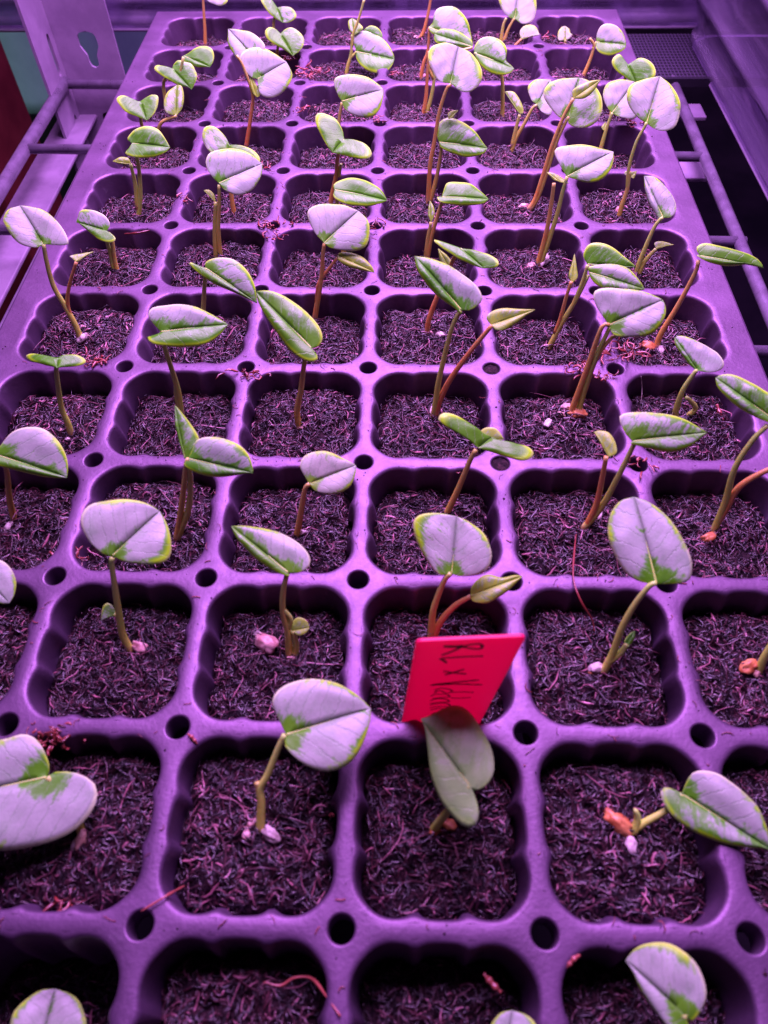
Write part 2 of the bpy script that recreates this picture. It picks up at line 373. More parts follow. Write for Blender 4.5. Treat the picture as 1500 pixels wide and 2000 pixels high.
# ------------------------------------------------------------------ the seedlings as read off the photograph
# (look, foot, [(redness, stem points)], [(type, options, junction, tip, outline one side, outline other side)], [seeds])
SEEDLINGS = [
('rounded pale leaf cut by the lower left photo corner',(70,2075),[(0.1,[(70,2075),(72,2060)])],[('P',{'h':0.016},(75,2060),(108,1932),[(45,2070),(22,2035),(20,2000),(30,1972),(60,1945),(82,1934)],[(115,2085),(160,2050),(169,2010),(165,1982),(152,1952),(130,1938)])],[]),
('small pale leaf tip poking up at the bottom photo edge',(930,2100),[(0.1,[(930,2100),(955,2060)])],[('P',{'h':0.014},(985,2060),(1000,1974),[(965,2050),(952,2025),(960,2000),(978,1979)],[(1015,2065),(1050,2040),(1048,2005),(1030,1984)])],[]),
('pointed pale leaf with green base lobe and tip curling left',(1345,2085),[(0.1,[(1345,2085),(1340,2020)])],[('P',{'base':1.5,'h':0.018},(1335,1980),(1222,1876),[(1350,1995),(1368,1975),(1379,1945),(1375,1915),(1360,1882),(1335,1858),(1305,1842),(1270,1842),(1242,1852)],[(1345,2010),(1325,2022),(1300,2000),(1270,1960),(1250,1930),(1236,1898)])],[]),
('very large pale leaf with green notch at the left photo edge',(160,1630),[(0.3,[(160,1630),(150,1600),(115,1545),(92,1518)])],[('P',{'base':1.6,'k':0.55},(90,1518),(-100,1560),[(96,1495),(82,1458),(62,1438),(40,1434),(15,1442),(-25,1452),(-60,1475),(-85,1510)],[(108,1508),(145,1509),(172,1520),(189,1538),(188,1565),(172,1595),(140,1625),(95,1645),(50,1656),(0,1661),(-50,1650),(-85,1610)])],[((161,1642),'tan',3.2,80),((150,1650),'white',2.0,60)]),
('large round pale leaf on a bent stem with budding knob',(508,1624),[(0.15,[(508,1624),(510,1570),(508,1540),(522,1515),(542,1465),(556,1435)]),(0.5,[(508,1560),(505,1542),(502,1528)])],[('P',{'base':1.2},(560,1435),(724,1384),[(545,1405),(532,1370),(550,1342),(590,1327),(630,1327),(665,1337),(700,1360)],[(557,1457),(580,1482),(610,1500),(645,1506),(680,1492),(705,1460),(721,1415)])],[((494,1608),'pink',2.2,30),((481,1630),'pink',2.6,120),((530,1631),'white',3.6,-35)]),
('drooping grey green leaf hanging in front of the red tag',(845,1622),[(0.0,[(845,1622),(834,1605),(836,1585),(850,1572),(885,1550),(918,1536)])],[('U',{'k':0.8,'fold':-5,'h':0.022},(918,1536),(822,1404),[(926,1552),(935,1585),(928,1612),(910,1616),(890,1600),(868,1575),(852,1545),(840,1505),(835,1460),(830,1420)],[(925,1544),(948,1535),(962,1515),(965,1490),(958,1458),(942,1428),(918,1392),(895,1378),(870,1382),(845,1396)])],[((850,1626),'orange',2.2,20),((875,1611),'orange',3.0,-30),((858,1600),'pink',1.8,0)]),
('pointed pale leaf reaching right from a nearly lying stem',(1215,1632),[(0.0,[(1215,1632),(1230,1626),(1260,1606),(1302,1582),(1332,1551)]),(0.0,[(1239,1622),(1245,1600),(1242,1586),(1238,1584)])],[('H',{'side':0.45,'lev':0.78},(1332,1551),(1506,1661),[(1338,1535),(1350,1512),(1370,1505),(1400,1510),(1425,1525),(1455,1548),(1480,1575),(1495,1610),(1504,1645)],[(1315,1542),(1298,1538),(1290,1548),(1298,1572),(1315,1595),(1345,1618),(1380,1635),(1420,1648),(1460,1654),(1490,1656)])],[((1202,1608),'orange',5.0,-35),((1230,1652),'white',3.0,80)]),
('pale leaf tip entering from the left photo edge',(-50,1275),[(0.2,[(-50,1275),(-45,1200),(-30,1130)])],[('P',{},(-30,1130),(18,1178),[(-35,1110),(-20,1098),(0,1094),(20,1109),(31,1135),(28,1161)],[(-30,1150),(-20,1170),(0,1178)])],[]),
('wide oval pale leaf with a tiny side leaflet low on stem',(256,1272),[(0.1,[(256,1272),(240,1240),(232,1195),(225,1150),(218,1100),(220,1088)]),(0.1,[(239,1235),(231,1206),(222,1200)])],[('P',{},(220,1085),(312,999),[(202,1082),(175,1058),(159,1025),(160,1002),(175,985),(205,978),(240,975),(270,978),(295,988)],[(245,1096),(272,1101),(300,1102),(324,1095),(334,1078),(333,1050),(325,1022)]),('H',{},(226,1201),(198,1211),[(220,1184),(210,1178),(201,1186)],[(220,1200),(210,1202)])],[((274,1268),'pink',3.5,-20),((248,1271),'white',1.6,60)]),
('half green pointed leaf with a tiny round yellow leaflet beneath',(565,1280),[(0.3,[(565,1280),(562,1235),(552,1190),(554,1150),(561,1120)]),(0.2,[(575,1290),(578,1260),(572,1232)]),(0.1,[(560,1235),(568,1210),(554,1191)])],[('H',{'side':0.8},(562,1118),(452,1028),[(582,1118),(600,1110),(606,1095),(600,1078),(580,1058),(550,1041),(520,1033),(480,1028)],[(565,1126),(548,1120),(525,1108),(500,1090),(478,1068),(462,1050)]),('Y',{},(571,1232),(604,1226),[(569,1218),(582,1206),(598,1212)],[(582,1241),(596,1237)])],[((520,1260),'pink',6.0,-35),((505,1242),'white',2.0,0),((570,1290),'pink',2.0,0)]),
('rounded pale leaf and narrow new leaf standing behind the red tag',(842,1250),[(0.45,[(842,1250),(845,1200),(855,1165),(870,1130),(881,1120)]),(0.95,[(845,1250),(862,1212),(890,1182),(919,1165)])],[('P',{'edge':0.8},(882,1120),(892,1009),[(858,1122),(838,1100),(820,1070),(809,1040),(808,1018),(820,1006),(850,1002)],[(900,1125),(930,1122),(952,1110),(960,1090),(958,1070),(945,1042),(918,1021)]),('Y',{},(919,1164),(1020,1126),[(922,1145),(938,1128),(955,1122),(980,1128),(1005,1124)],[(925,1175),(950,1178),(970,1168),(995,1151)])],[]),
('tall oval pale leaf with green veins on an arching olive stem',(1176,1316),[(0.05,[(1176,1316),(1195,1280),(1215,1225),(1240,1180),(1268,1145),(1282,1139)]),(0.0,[(1190,1290),(1212,1275),(1225,1258)])],[('P',{'base':1.3,'edge':0.6},(1282,1140),(1238,971),[(1250,1135),(1225,1120),(1205,1092),(1190,1055),(1188,1025),(1195,998),(1212,978)],[(1305,1140),(1332,1139),(1348,1130),(1352,1100),(1342,1070),(1325,1038),(1300,1005),(1270,982)]),('G',{},(1222,1260),(1240,1232),[(1220,1252),(1228,1240)],[(1231,1258),(1239,1245)])],[((1162,1308),'white',3.4,20),((1156,1315),'orange',1.6,0)]),
('stub of green stem with orange seed at the right photo edge',(1480,1315),[(0.0,[(1480,1315),(1492,1285),(1515,1245),(1535,1200)])],[('P',{},(1535,1200),(1580,1100),[(1520,1195),(1515,1150),(1540,1110)],[(1560,1205),(1600,1170),(1600,1130)])],[((1459,1306),'orange',4.2,25),((1475,1315),'tan',2.2,60)]),
('broad leaf striped green along its lower half at left edge',(28,1015),[(0.6,[(28,1015),(18,970),(12,915),(-5,890)])],[('H',{'side':0.7},(-8,888),(131,933),[(0,872),(22,845),(50,834),(82,836),(108,855),(125,880),(132,905)],[(-15,905),(20,915),(60,925),(100,932)])],[((20,1032),'white',2.6,70)]),
('twin leaves, one upright bud and one spreading green and white',(345,1052),[(0.6,[(345,1052),(350,1025),(358,960),(364,905),(368,896)]),(0.2,[(347,1050),(368,995),(372,940),(369,915),(361,905)])],[('H',{'side':0.4},(368,896),(494,924),[(375,880),(382,862),(400,854),(430,855),(465,868),(485,888),(493,912)],[(360,910),(390,925),(425,931),(460,928),(480,924)]),('H',{'dy':0.001},(361,895),(342,792),[(380,888),(389,862),(385,848),(372,828),(358,810)],[(356,880),(350,862),(343,835),(342,815)])],[((360,1031),'white',2.6,70)]),
('single small cream leaf on a thin brown stem',(580,1046),[(0.7,[(580,1046),(588,1000),(596,955),(605,945)])],[('P',{'young':0.35},(605,945),(695,909),[(592,925),(586,908),(595,890),(615,882),(640,882),(668,894)],[(615,958),(640,965),(665,962),(685,948),(694,925)])],[((592,1043),'white',2.2,30)]),
('folded green butterfly shaped leaf leaning right on a brown stem',(873,1005),[(0.6,[(872,1004),(895,955),(920,895),(930,878)])],[('G',{'k':0.35},(935,875),(960,854),[(910,855),(882,838),(862,825),(856,815),(868,806),(895,812),(920,828),(942,845)],[(970,885),(1000,895),(1025,899),(1040,892),(1042,881),(1025,870),(1000,869),(975,861)]),('Y',{'dy':0.004},(931,865),(984,858),[(938,844),(950,835),(970,838)],[(942,868),(965,862)])],[]),
('pointed white splashed leaf with small hooked bud beside it',(1140,1031),[(0.1,[(1140,1031),(1175,990),(1205,935),(1225,895),(1238,868)]),(0.9,[(1145,1028),(1165,985),(1175,940),(1184,892)])],[('H',{'side':0.25,'lev':0.6},(1235,862),(1380,845),[(1220,845),(1211,822),(1212,811),(1230,805),(1275,805),(1315,811),(1350,825),(1372,840)],[(1231,866),(1255,873),(1290,880),(1320,881),(1350,870),(1372,852)]),('Y',{},(1189,892),(1160,844),[(1179,875),(1172,855)],[(1204,885),(1202,865),(1190,846),(1172,841)])],[((1168,1012),'white',2.2,60)]),
('forked stems bearing a long leaf cut by right photo edge',(1392,1041),[(0.1,[(1392,1041),(1405,1010),(1418,975),(1435,915),(1470,860),(1500,830)]),(0.9,[(1405,1015),(1420,990),(1445,950),(1500,918),(1550,905)])],[('H',{},(1510,819),(1398,738),[(1531,817),(1536,796),(1515,775),(1492,761),(1471,749),(1448,737),(1427,731),(1409,732)],[(1507,827),(1494,822),(1479,815),(1458,804),(1437,791),(1416,772),(1401,754)])],[((1381,1055),'orange',3.4,20),((1395,1044),'tan',2.2,60)]),
('flat green heart leaf seen edge on atop an upright stem',(138,846),[(0.0,[(138,846),(133,827),(120,796),(112,744),(110,718),(113,702)])],[('G',{'k':0.3,'fold':-8},(114,699),(112,719),[(104,698),(86,694),(62,691),(50,695),(60,704),(86,712),(104,716)],[(125,694),(146,693),(161,698),(168,706),(156,713),(135,716),(120,717)])],[((120,844),'tan',1.8,10),((134,861),'white',1.4,0)]),
('almond leaf with white patches and pointed right tip',(353,828),[(0.05,[(353,828),(352,795),(347,760),(335,720),(322,680),(316,650)]),(0.1,[(352,800),(345,775),(343,752)])],[('H',{'side':0.7},(315,648),(445,634),[(300,632),(290,618),(295,602),(320,596),(350,594),(385,600),(418,616)],[(300,660),(286,659),(298,671),(325,676),(360,677),(400,672),(428,654)])],[]),
('long green leaf slanting upper left with white midrib streaks',(585,836),[(0.55,[(585,836),(580,805),(588,760),(595,708),(608,682)])],[('H',{'side':0.2,'lev':0.42},(608,680),(500,570),[(622,675),(630,658),(620,632),(595,606),(562,581),(530,569)],[(620,695),(619,704),(602,706),(582,696),(562,678),(540,648),(518,615),(505,590)])],[((586,839),'tan',1.6,0)]),
('half green leaf plus red stalk with a pointed cream leaf',(846,816),[(0.15,[(846,816),(852,780),(858,740),(880,650),(895,612),(900,606)]),(1.0,[(850,815),(858,785),(880,740),(920,685),(961,635)])],[('H',{'side':0.8},(900,605),(810,500),[(920,605),(938,592),(942,580),(930,558),(900,532),(870,515),(840,504)],[(902,614),(888,602),(858,580),(832,552),(815,525)]),('Y',{},(960,635),(1045,605),[(950,620),(965,606),(990,602),(1020,604)],[(970,645),(985,644),(1008,631),(1028,616)])],[((846,805),'white',2.8,75)]),
('triple stemmed plant with large round pale leaf and orange roots',(1118,810),[(0.75,[(1114,808),(1132,760),(1150,710),(1175,640),(1190,635)]),(0.0,[(1128,810),(1145,750),(1165,695),(1185,652),(1192,638)]),(0.6,[(1140,770),(1165,700),(1192,662),(1202,656)])],[('P',{'base':1.5},(1190,635),(1294,586),[(1172,610),(1160,585),(1162,568),(1185,562),(1220,564),(1255,569),(1282,579)],[(1200,655),(1230,658),(1260,656),(1282,645),(1298,620),(1300,600)])],[((1101,801),'pink',3.2,20),((1128,814),'orange',4.5,-5),((1095,814),'tan',2.5,0),((1068,832),'white',3.0,60)]),
('small two tone leaf with curled sprout at its foot',(1318,816),[(0.0,[(1318,816),(1322,795),(1335,760),(1358,726),(1362,724)]),(0.2,[(1332,820),(1358,800),(1352,786),(1340,776)])],[('H',{'side':0.6,'lev':0.7},(1362,724),(1318,660),[(1385,728),(1408,722),(1414,708),(1400,688),(1370,670),(1340,658),(1325,656)],[(1348,712),(1329,688),(1319,672)])],[]),
('two leaved plant with broad pale leaf overhanging the left rim',(160,666),[(0.2,[(160,666),(146,632),(127,598),(104,557),(91,510),(85,477)]),(0.95,[(140,622),(132,593),(135,559),(149,512)])],[('P',{'edge':0.6},(84,477),(39,402),[(112,478),(130,478),(134,471),(125,450),(109,429),(88,412),(65,405)],[(75,483),(60,483),(39,476),(23,461),(10,440),(6,427),(16,410)]),('Y',{'k':0.4},(149,511),(183,492),[(139,503),(136,500),(148,497),(166,494)],[(156,508),(170,497)])],[((164,665),'white',4.0,70),((162,643),'pink',2.4,0),((175,659),'pink',2.4,-40)]),
('folded pale leaf with pointed right tip, stem mostly hidden',(396,675),[(0.2,[(396,675),(396,640),(397,600),(400,550),(403,524)])],[('H',{'side':0.2,'lev':0.62},(402,524),(502,592),[(402,512),(425,503),(455,506),(480,525),(496,552),(500,575)],[(385,518),(368,511),(378,525),(405,545),(435,561),(470,576)])],[((397,676),'white',2.2,80)]),
('round white leaf with green base and yellow leaflet on red fork',(615,621),[(0.8,[(615,621),(620,590),(628,540),(631,495),(634,475)]),(1.0,[(618,590),(622,555),(638,531),(659,504)])],[('P',{'base':1.3,'edge':0.6},(633,475),(700,412),[(615,455),(603,430),(601,412),(612,402),(635,398),(668,400)],[(645,484),(668,488),(695,489),(715,480),(722,455),(718,430)]),('Y',{},(659,499),(731,532),[(665,493),(680,492),(705,500),(725,519)],[(661,508),(680,520),(710,528)])],[]),
('slim green leaf seen edge on with a pale bud below',(834,651),[(0.95,[(834,651),(838,625),(852,585),(870,545),(885,508),(895,488)])],[('G',{'k':0.35,'edge':0.3},(900,485),(944,524),[(870,474),(846,468),(858,480),(885,498),(915,514)],[(925,488),(950,495),(970,506),(974,518),(962,522)]),('Y',{},(878,524),(856,486),[(868,520),(860,508)],[(882,512),(872,498)])],[((858,659),'white',3.2,-30),((840,652),'pink',1.6,0)]),
('stacked green edged leaves and spear bud beside the big leaf',(1072,680),[(0.2,[(1072,680),(1095,635),(1125,585),(1149,538)]),(0.9,[(1084,650),(1095,620),(1106,580),(1116,550)]),(0.2,[(1118,598),(1138,550),(1148,518)])],[('H',{'side':0.5,'lev':0.7},(1150,532),(1259,565),[(1150,522),(1175,516),(1205,516),(1230,526),(1250,550)],[(1156,546),(1175,562),(1215,568),(1242,568)]),('H',{'dy':0.006,'lev':0.45},(1148,516),(1242,522),[(1139,498),(1149,478),(1170,474),(1195,482),(1220,502)],[(1165,520),(1190,522),(1215,523)]),('Y',{},(1118,552),(1122,496),[(1111,538),(1118,512)],[(1128,541),(1126,518)])],[((1066,679),'pink',1.8,0)]),
('long flat leaf with drooping tip overhanging the right rim',(1280,680),[(0.7,[(1281,680),(1292,650),(1325,595),(1358,532),(1364,509)])],[('H',{'k':0.4,'lev':0.3,'edge':0.9},(1368,500),(1492,523),[(1362,492),(1360,484),(1370,476),(1385,474),(1403,479),(1422,484),(1445,490),(1466,496),(1481,506)],[(1359,498),(1375,507),(1396,513),(1419,517),(1445,517),(1466,514),(1481,513)])],[((1265,683),'orange',5.0,10),((1288,690),'white',3.2,80),((1301,612),'tan',1.6,80)]),
('small half green leaf on two short stalks by left rim',(229,531),[(0.5,[(229,531),(223,505),(219,471),(212,455)]),(0.1,[(222,527),(216,497),(209,472),(208,458)])],[('H',{'side':0.5},(208,451),(149,434),[(214,442),(213,432),(203,420),(187,412),(169,409),(157,412),(153,423)],[(218,457),(226,466),(222,472),(208,473),(192,467),(177,455),(164,444),(156,437)])],[]),
('clean round lilac leaf on long paired stems',(425,502),[(0.4,[(430,502),(426,450),(428,400),(428,361)]),(0.3,[(422,502),(419,450),(421,395)])],[('P',{},(428,358),(512,320),[(412,342),(402,320),(408,300),(430,291),(460,290),(485,298),(502,311)],[(440,372),(465,381),(490,372),(506,352),(512,334)]),('Y',{},(421,396),(398,372),[(418,380),(408,371)],[(418,392),(408,382)])],[]),
('flat oval green edged leaf held above the white round leaf',(672,505),[(0.5,[(672,505),(668,460),(660,410),(656,372)])],[('H',{'k':0.45,'lev':0.35,'edge':0.9},(654,371),(756,392),[(651,362),(662,352),(685,346),(715,352),(740,366)],[(652,385),(675,398),(710,402),(742,398)])],[]),
('oval green leaf on paired stalks with a thin bud',(835,502),[(0.7,[(835,502),(842,465),(852,430),(865,388)]),(0.5,[(832,502),(836,465),(842,434)])],[('H',{'k':0.45,'lev':0.35,'edge':0.9},(863,385),(954,389),[(868,368),(875,356),(900,354),(925,362),(945,379)],[(854,385),(859,394),(880,398),(915,400),(942,398)]),('H',{'young':0.6},(842,434),(840,392),[(836,420),(837,405)],[(848,420),(847,405)])],[]),
('yellow rimmed shield leaf on two long stalks above pink seeds',(1050,518),[(0.7,[(1049,519),(1058,490),(1070,440),(1078,390),(1082,358)]),(0.1,[(1055,518),(1070,475),(1088,420),(1100,370),(1108,345)])],[('P',{'edge':1.4,'base':1.2},(1108,345),(1198,296),[(1095,325),(1084,302),(1086,290),(1105,284),(1140,282),(1175,290)],[(1125,350),(1150,356),(1175,350),(1192,332),(1198,312)]),('Y',{'k':0.4},(1095,356),(1068,336),[(1082,351),(1072,341)],[(1111,358),(1095,345),(1080,338)])],[((1036,524),'pink',3.0,30),((1061,512),'white',5.0,75)]),
('upright narrow white leaf and small leaflet near right rim',(1242,541),[(0.1,[(1242,541),(1250,510),(1275,450),(1288,430),(1295,425)]),(0.3,[(1245,540),(1260,510),(1281,486)])],[('P',{'edge':0.5,'base':0.6},(1295,425),(1258,344),[(1305,426),(1314,422),(1321,409),(1318,390),(1300,365),(1280,346)],[(1289,428),(1280,415),(1269,398),(1260,370)]),('Y',{'k':0.4},(1282,486),(1316,478),[(1278,475),(1292,471)],[(1290,484),(1302,480)])],[]),
('dark variegated leaf with curled leaflet near the left rim',(270,426),[(0.0,[(270,426),(274,380),(270,320),(259,282)]),(0.1,[(268,400),(264,360),(255,320)])],[('H',{'lev':0.35},(258,280),(332,288),[(249,270),(265,252),(288,246),(308,252),(322,270)],[(252,290),(245,301),(270,308),(300,306),(322,298)]),('Y',{},(256,320),(220,315),[(250,309),(235,307)],[(245,321),(232,319)])],[((270,429),'white',2.0,60)]),
('pale green leaf tucked behind the clean round lilac leaf',(458,422),[(0.7,[(458,422),(452,385),(449,350),(445,300)])],[('H',{'lev':0.5,'dy':0.002},(445,300),(448,283),[(425,301),(408,295),(395,270),(400,248),(420,248),(439,266)],[(475,314),(500,325),(508,310),(495,294),(475,285),(458,283)])],[]),
('spotted green saddle shaped leaf on a reddish stalk',(646,398),[(0.8,[(645,398),(656,345),(660,305),(670,275)]),(0.2,[(662,345),(666,320)])],[('G',{'k':0.5,'lev':0.25},(672,272),(650,298),[(668,252),(655,232),(635,222),(619,222),(616,238),(625,260),(639,285)],[(695,274),(715,282),(726,298),(720,309),(695,308),(670,302)])],[]),
('tallest paired stems with yellow rimmed round leaf above pointed leaf',(836,400),[(0.75,[(836,400),(840,325),(848,280),(858,220),(872,175),(881,164)]),(0.5,[(840,395),(852,350),(861,300),(860,280)])],[('P',{'edge':1.3,'base':1.2},(880,162),(895,92),[(858,158),(842,132),(836,110),(842,92),(862,84),(882,86)],[(900,178),(920,178),(938,162),(942,142),(935,122),(918,102)]),('H',{'dy':-0.002,'lev':0.5},(858,278),(952,290),[(854,265),(858,240),(875,230),(900,235),(925,252),(942,276)],[(862,288),(885,300),(915,306),(942,301)]),('Y',{},(876,232),(895,215),[(875,222),(884,216)],[(884,230),(891,221)])],[]),
('long bare stalk crossing a broad leaf, tipped by yellow bud',(1030,412),[(0.75,[(1030,412),(1045,390),(1060,345),(1080,280),(1100,230),(1120,192)]),(0.5,[(1034,411),(1049,388),(1065,345),(1086,280),(1104,240),(1111,228)])],[('H',{'lev':0.8,'dy':0.004,'base':1.2},(1111,226),(1130,152),[(1095,230),(1075,210),(1061,185),(1070,165),(1095,154)],[(1111,242),(1135,250),(1160,242),(1175,220),(1176,195),(1168,175),(1150,158)]),('Y',{'k':0.7},(1120,192),(1173,156),[(1118,178),(1130,168),(1150,159)],[(1140,192),(1158,179)])],[((1022,408),'pink',3.4,10)]),
('large cream rimmed leaf highest on the right rim side',(1208,426),[(0.5,[(1208,426),(1215,400),(1225,370),(1230,335)]),(0.05,[(1225,372),(1228,330),(1242,280),(1260,246),(1263,239)])],[('P',{'edge':1.0},(1263,240),(1289,149),[(1245,228),(1228,205),(1224,185),(1232,165),(1258,155)],[(1280,252),(1302,255),(1320,245),(1329,215),(1328,195),(1311,166)]),('Y',{},(1231,345),(1244,334),[(1220,341),(1222,334),(1232,336)],[(1238,348)])],[((1208,416),'pink',4.0,75),((1211,384),'white',1.6,80)]),
('pale leaf half hidden behind the yellow bud, with thin leaflet',(998,300),[(0.4,[(998,300),(1008,270),(1025,240),(1040,212),(1049,205)]),(0.3,[(1002,280),(1008,250),(1015,224)])],[('P',{'base':1.2},(1049,204),(1075,156),[(1038,195),(1031,172),(1038,160),(1050,155)],[(1058,218),(1075,224),(1081,200),(1084,172)]),('H',{'young':0.6},(1016,222),(986,179),[(1022,220),(1020,205),(1012,189),(1002,179)],[(1008,214),(996,196)])],[]),
('rounded lilac leaf tucked behind the large cream rimmed leaf',(1174,288),[(0.1,[(1174,288),(1185,250),(1194,225),(1196,220)])],[('P',{'edge':1.0,'base':1.2},(1196,220),(1239,160),[(1185,208),(1178,185),(1185,164),(1205,156),(1225,156)],[(1210,228),(1238,232),(1245,215),(1244,185)]),('Y',{},(1179,255),(1183,238),[(1175,248)],[(1185,248)])],[]),
('thick red stalk with yellow bud and two broad leaves',(481,286),[(1.0,[(481,286),(488,240),(495,190),(500,170)]),(0.6,[(488,235),(494,190),(475,130),(462,108)])],[('P',{'edge':0.7},(503,154),(559,121),[(491,151),(477,136),(469,120),(470,107),(482,96),(498,92),(516,94),(534,103),(550,114)],[(507,181),(520,190),(536,189),(552,180),(566,163),(571,147),(567,135)]),('P',{'edge':0.7,'dy':0.006},(491,107),(446,57),[(509,102),(518,91),(507,75),(489,62),(468,58)],[(477,116),(467,118),(455,103),(445,84),(445,68)]),('Y',{'dy':-0.003,'k':0.8},(502,190),(488,145),[(494,182),(489,165)],[(508,186),(502,168)])],[]),
('shield shaped lilac leaf with pointed right tip',(661,293),[(0.5,[(661,293),(662,240),(665,215),(668,200)])],[('P',{'base':1.0},(668,198),(749,175),[(660,185),(652,162),(658,150),(685,145),(715,150),(738,164)],[(675,215),(700,228),(725,228),(740,215),(747,195)])],[]),
('broad green heart with white rim joined by upright cream leaf',(300,305),[(0.4,[(298,306),(285,270),(275,235),(274,200)]),(0.6,[(302,306),(306,270),(315,240),(345,226)])],[('G',{'edge':0,'k':0.55,'lev':0.25},(274,198),(287,235),[(262,197),(250,189),(237,186),(227,193),(234,206),(247,219),(267,227)],[(286,190),(298,185),(309,189),(307,209),(299,224)]),('H',{'young':0.5,'lev':0.6},(345,225),(346,166),[(325,220),(320,200),(328,179)],[(356,210),(359,188),(355,169)])],[]),
('crossing red and olive stems under a half hidden green leaf',(828,224),[(0.9,[(826,226),(832,190),(835,140),(838,100)]),(0.1,[(832,226),(842,190),(848,150),(842,120)]),(0.4,[(847,154),(838,127),(872,107),(923,93)])],[('H',{'lev':0.55,'edge':0.8},(923,92),(849,66),[(921,79),(908,68),(892,59),(877,56),(861,56)],[(904,91),(877,88),(854,85),(848,75)])],[]),
('green and lilac folded leaf topping a straight olive stalk',(981,230),[(0.2,[(981,229),(982,193),(980,150),(968,122),(927,104)])],[('H',{'side':0.4,'lev':0.5},(926,104),(1004,134),[(927,91),(936,77),(952,71),(970,74),(984,84),(990,97),(988,117),(996,125)],[(934,120),(948,136),(968,145),(984,146),(997,142)])],[]),
('dark green heart leaf beside the right rim',(1192,228),[(0.2,[(1192,228),(1205,190),(1222,150),(1228,128)])],[('G',{'edge':0.9,'lev':0.15},(1227,126),(1241,160),[(1218,116),(1210,106),(1198,113),(1195,124),(1203,137),(1218,149),(1231,157)],[(1238,119),(1250,113),(1265,117),(1276,126),(1281,139),(1278,150),(1261,155)])],[]),
('two overlapping dark green leaves with white rims by left rim',(332,226),[(0.3,[(330,228),(322,190),(320,160),(335,136)]),(0.3,[(336,228),(345,180),(358,112)])],[('G',{'edge':0,'lev':0.3},(337,134),(374,175),[(319,129),(306,127),(301,134),(309,143),(330,156),(353,168),(366,169)],[(339,126),(348,118),(359,120),(373,124),(381,136),(385,150),(380,164)]),('G',{'edge':0,'dy':0.006,'lev':0.2},(359,109),(410,131),[(371,102),(380,95),(391,90),(404,90),(414,96),(418,108),(416,121)],[(355,111),(358,118),(371,124),(382,130),(398,131)])],[]),
('folded green heart with white lower tip, second column',(540,132),[(0.4,[(540,132),(541,105),(546,72)])],[('G',{'edge':0.2,'lev':0.35},(548,66),(572,109),[(538,57),(527,53),(518,60),(520,73),(532,84),(552,95),(567,105)],[(557,57),(568,54),(581,59),(593,73),(593,88),(584,100)])],[]),
('cluster of three lilac and green leaves on an olive stem',(676,146),[(0.1,[(676,146),(680,127),(685,109),(687,86),(688,68)]),(0.2,[(687,91),(690,66),(700,39),(711,0)]),(0.1,[(684,113),(691,107),(696,101)])],[('H',{'side':0.5,'lev':0.65},(696,101),(770,116),[(692,86),(691,70),(702,61),(718,61),(736,68),(750,77),(761,91),(769,108)],[(696,113),(704,127),(720,138),(741,143),(756,138),(766,127)]),('H',{'young':0.3,'lev':0.5,'dy':0.003},(692,68),(688,36),[(683,59),(680,45),(682,39)],[(702,62),(709,54),(697,41)]),('H',{'lev':0.4,'dy':0.006},(711,59),(747,73),[(717,53),(724,50),(736,53),(745,63)],[(720,66),(736,71)])],[]),
('domed lilac leaf above red stem with pale seed at foot',(821,158),[(0.9,[(821,158),(823,145),(828,122),(835,102),(838,68),(838,54)])],[('H',{'side':0.3,'lev':0.65},(837,53),(923,87),[(846,43),(848,27),(856,16),(872,12),(890,14),(905,26),(915,45),(920,68)],[(840,61),(849,68),(872,78),(899,87)])],[((826,154),'pink',3.0,70)]),
('cream hood shaped bud on a thin red stem',(990,122),[(0.9,[(990,121),(1000,97),(1016,79),(1018,77)])],[('Y',{'lev':0.8},(1018,77),(1054,68),[(1015,63),(1022,52),(1036,48),(1047,53)],[(1027,73),(1041,67),(1050,65)])],[]),
('round two tone leaf and bent bud on an arched stem',(1137,154),[(0.6,[(1137,154),(1147,131),(1156,107),(1160,88),(1152,75)]),(0.1,[(1158,95),(1162,88),(1165,82)])],[('H',{'side':0.5,'lev':0.65},(1165,82),(1223,87),[(1166,66),(1174,51),(1188,46),(1204,50),(1216,63),(1221,77)],[(1164,93),(1172,103),(1190,108),(1208,103),(1220,95)])],[]),
('single tall stem leaving the top of the photo, first column',(401,89),[(0.8,[(401,90),(400,57),(398,23),(397,0),(400,-5)])],[('P',{},(400,-5),(427,-25),[(407,3),(416,7),(427,11),(439,8),(445,0),(442,-14)],[(402,-14),(411,-23)])],[]),
('folded two lobed leaf cut by the top photo edge',(534,92),[(0.2,[(534,92),(534,60),(535,40),(541,18)])],[('H',{'lev':0.5},(542,15),(552,44),[(535,7),(527,-5),(516,-7),(509,-1),(515,11),(525,25),(538,36)],[(552,13),(566,14),(576,22),(579,32),(572,40),(562,44)])],[]),
('bare tall orange stem from a pink seed, fourth column',(818,79),[(0.85,[(819,78),(827,63),(832,45),(837,23),(841,0),(844,-14)])],[('P',{},(844,-14),(854,-50),[(829,-20),(831,-43)],[(861,-18),(870,-36)])],[((814,78),'pink',3.0,30)]),
('lilac leaf rising past the top photo edge on paired stalks',(979,83),[(0.3,[(978,82),(983,50),(989,35)]),(0.5,[(984,83),(992,59),(1001,42),(1005,36)])],[('P',{'base':1.2},(1005,36),(1013,-25),[(995,34),(984,23),(976,7),(975,-7),(991,-22)],[(1018,46),(1029,47),(1041,39),(1047,23),(1048,7),(1045,-9),(1034,-22)])],[]),
('tiny cream leaf low in the last cell',(1104,86),[(0.3,[(1104,85),(1104,82),(1104,78)])],[('Y',{'lev':0.7},(1104,78),(1104,51),[(1091,78),(1090,63),(1097,53)],[(1111,76),(1118,67),(1114,65),(1112,57)])],[]),
]

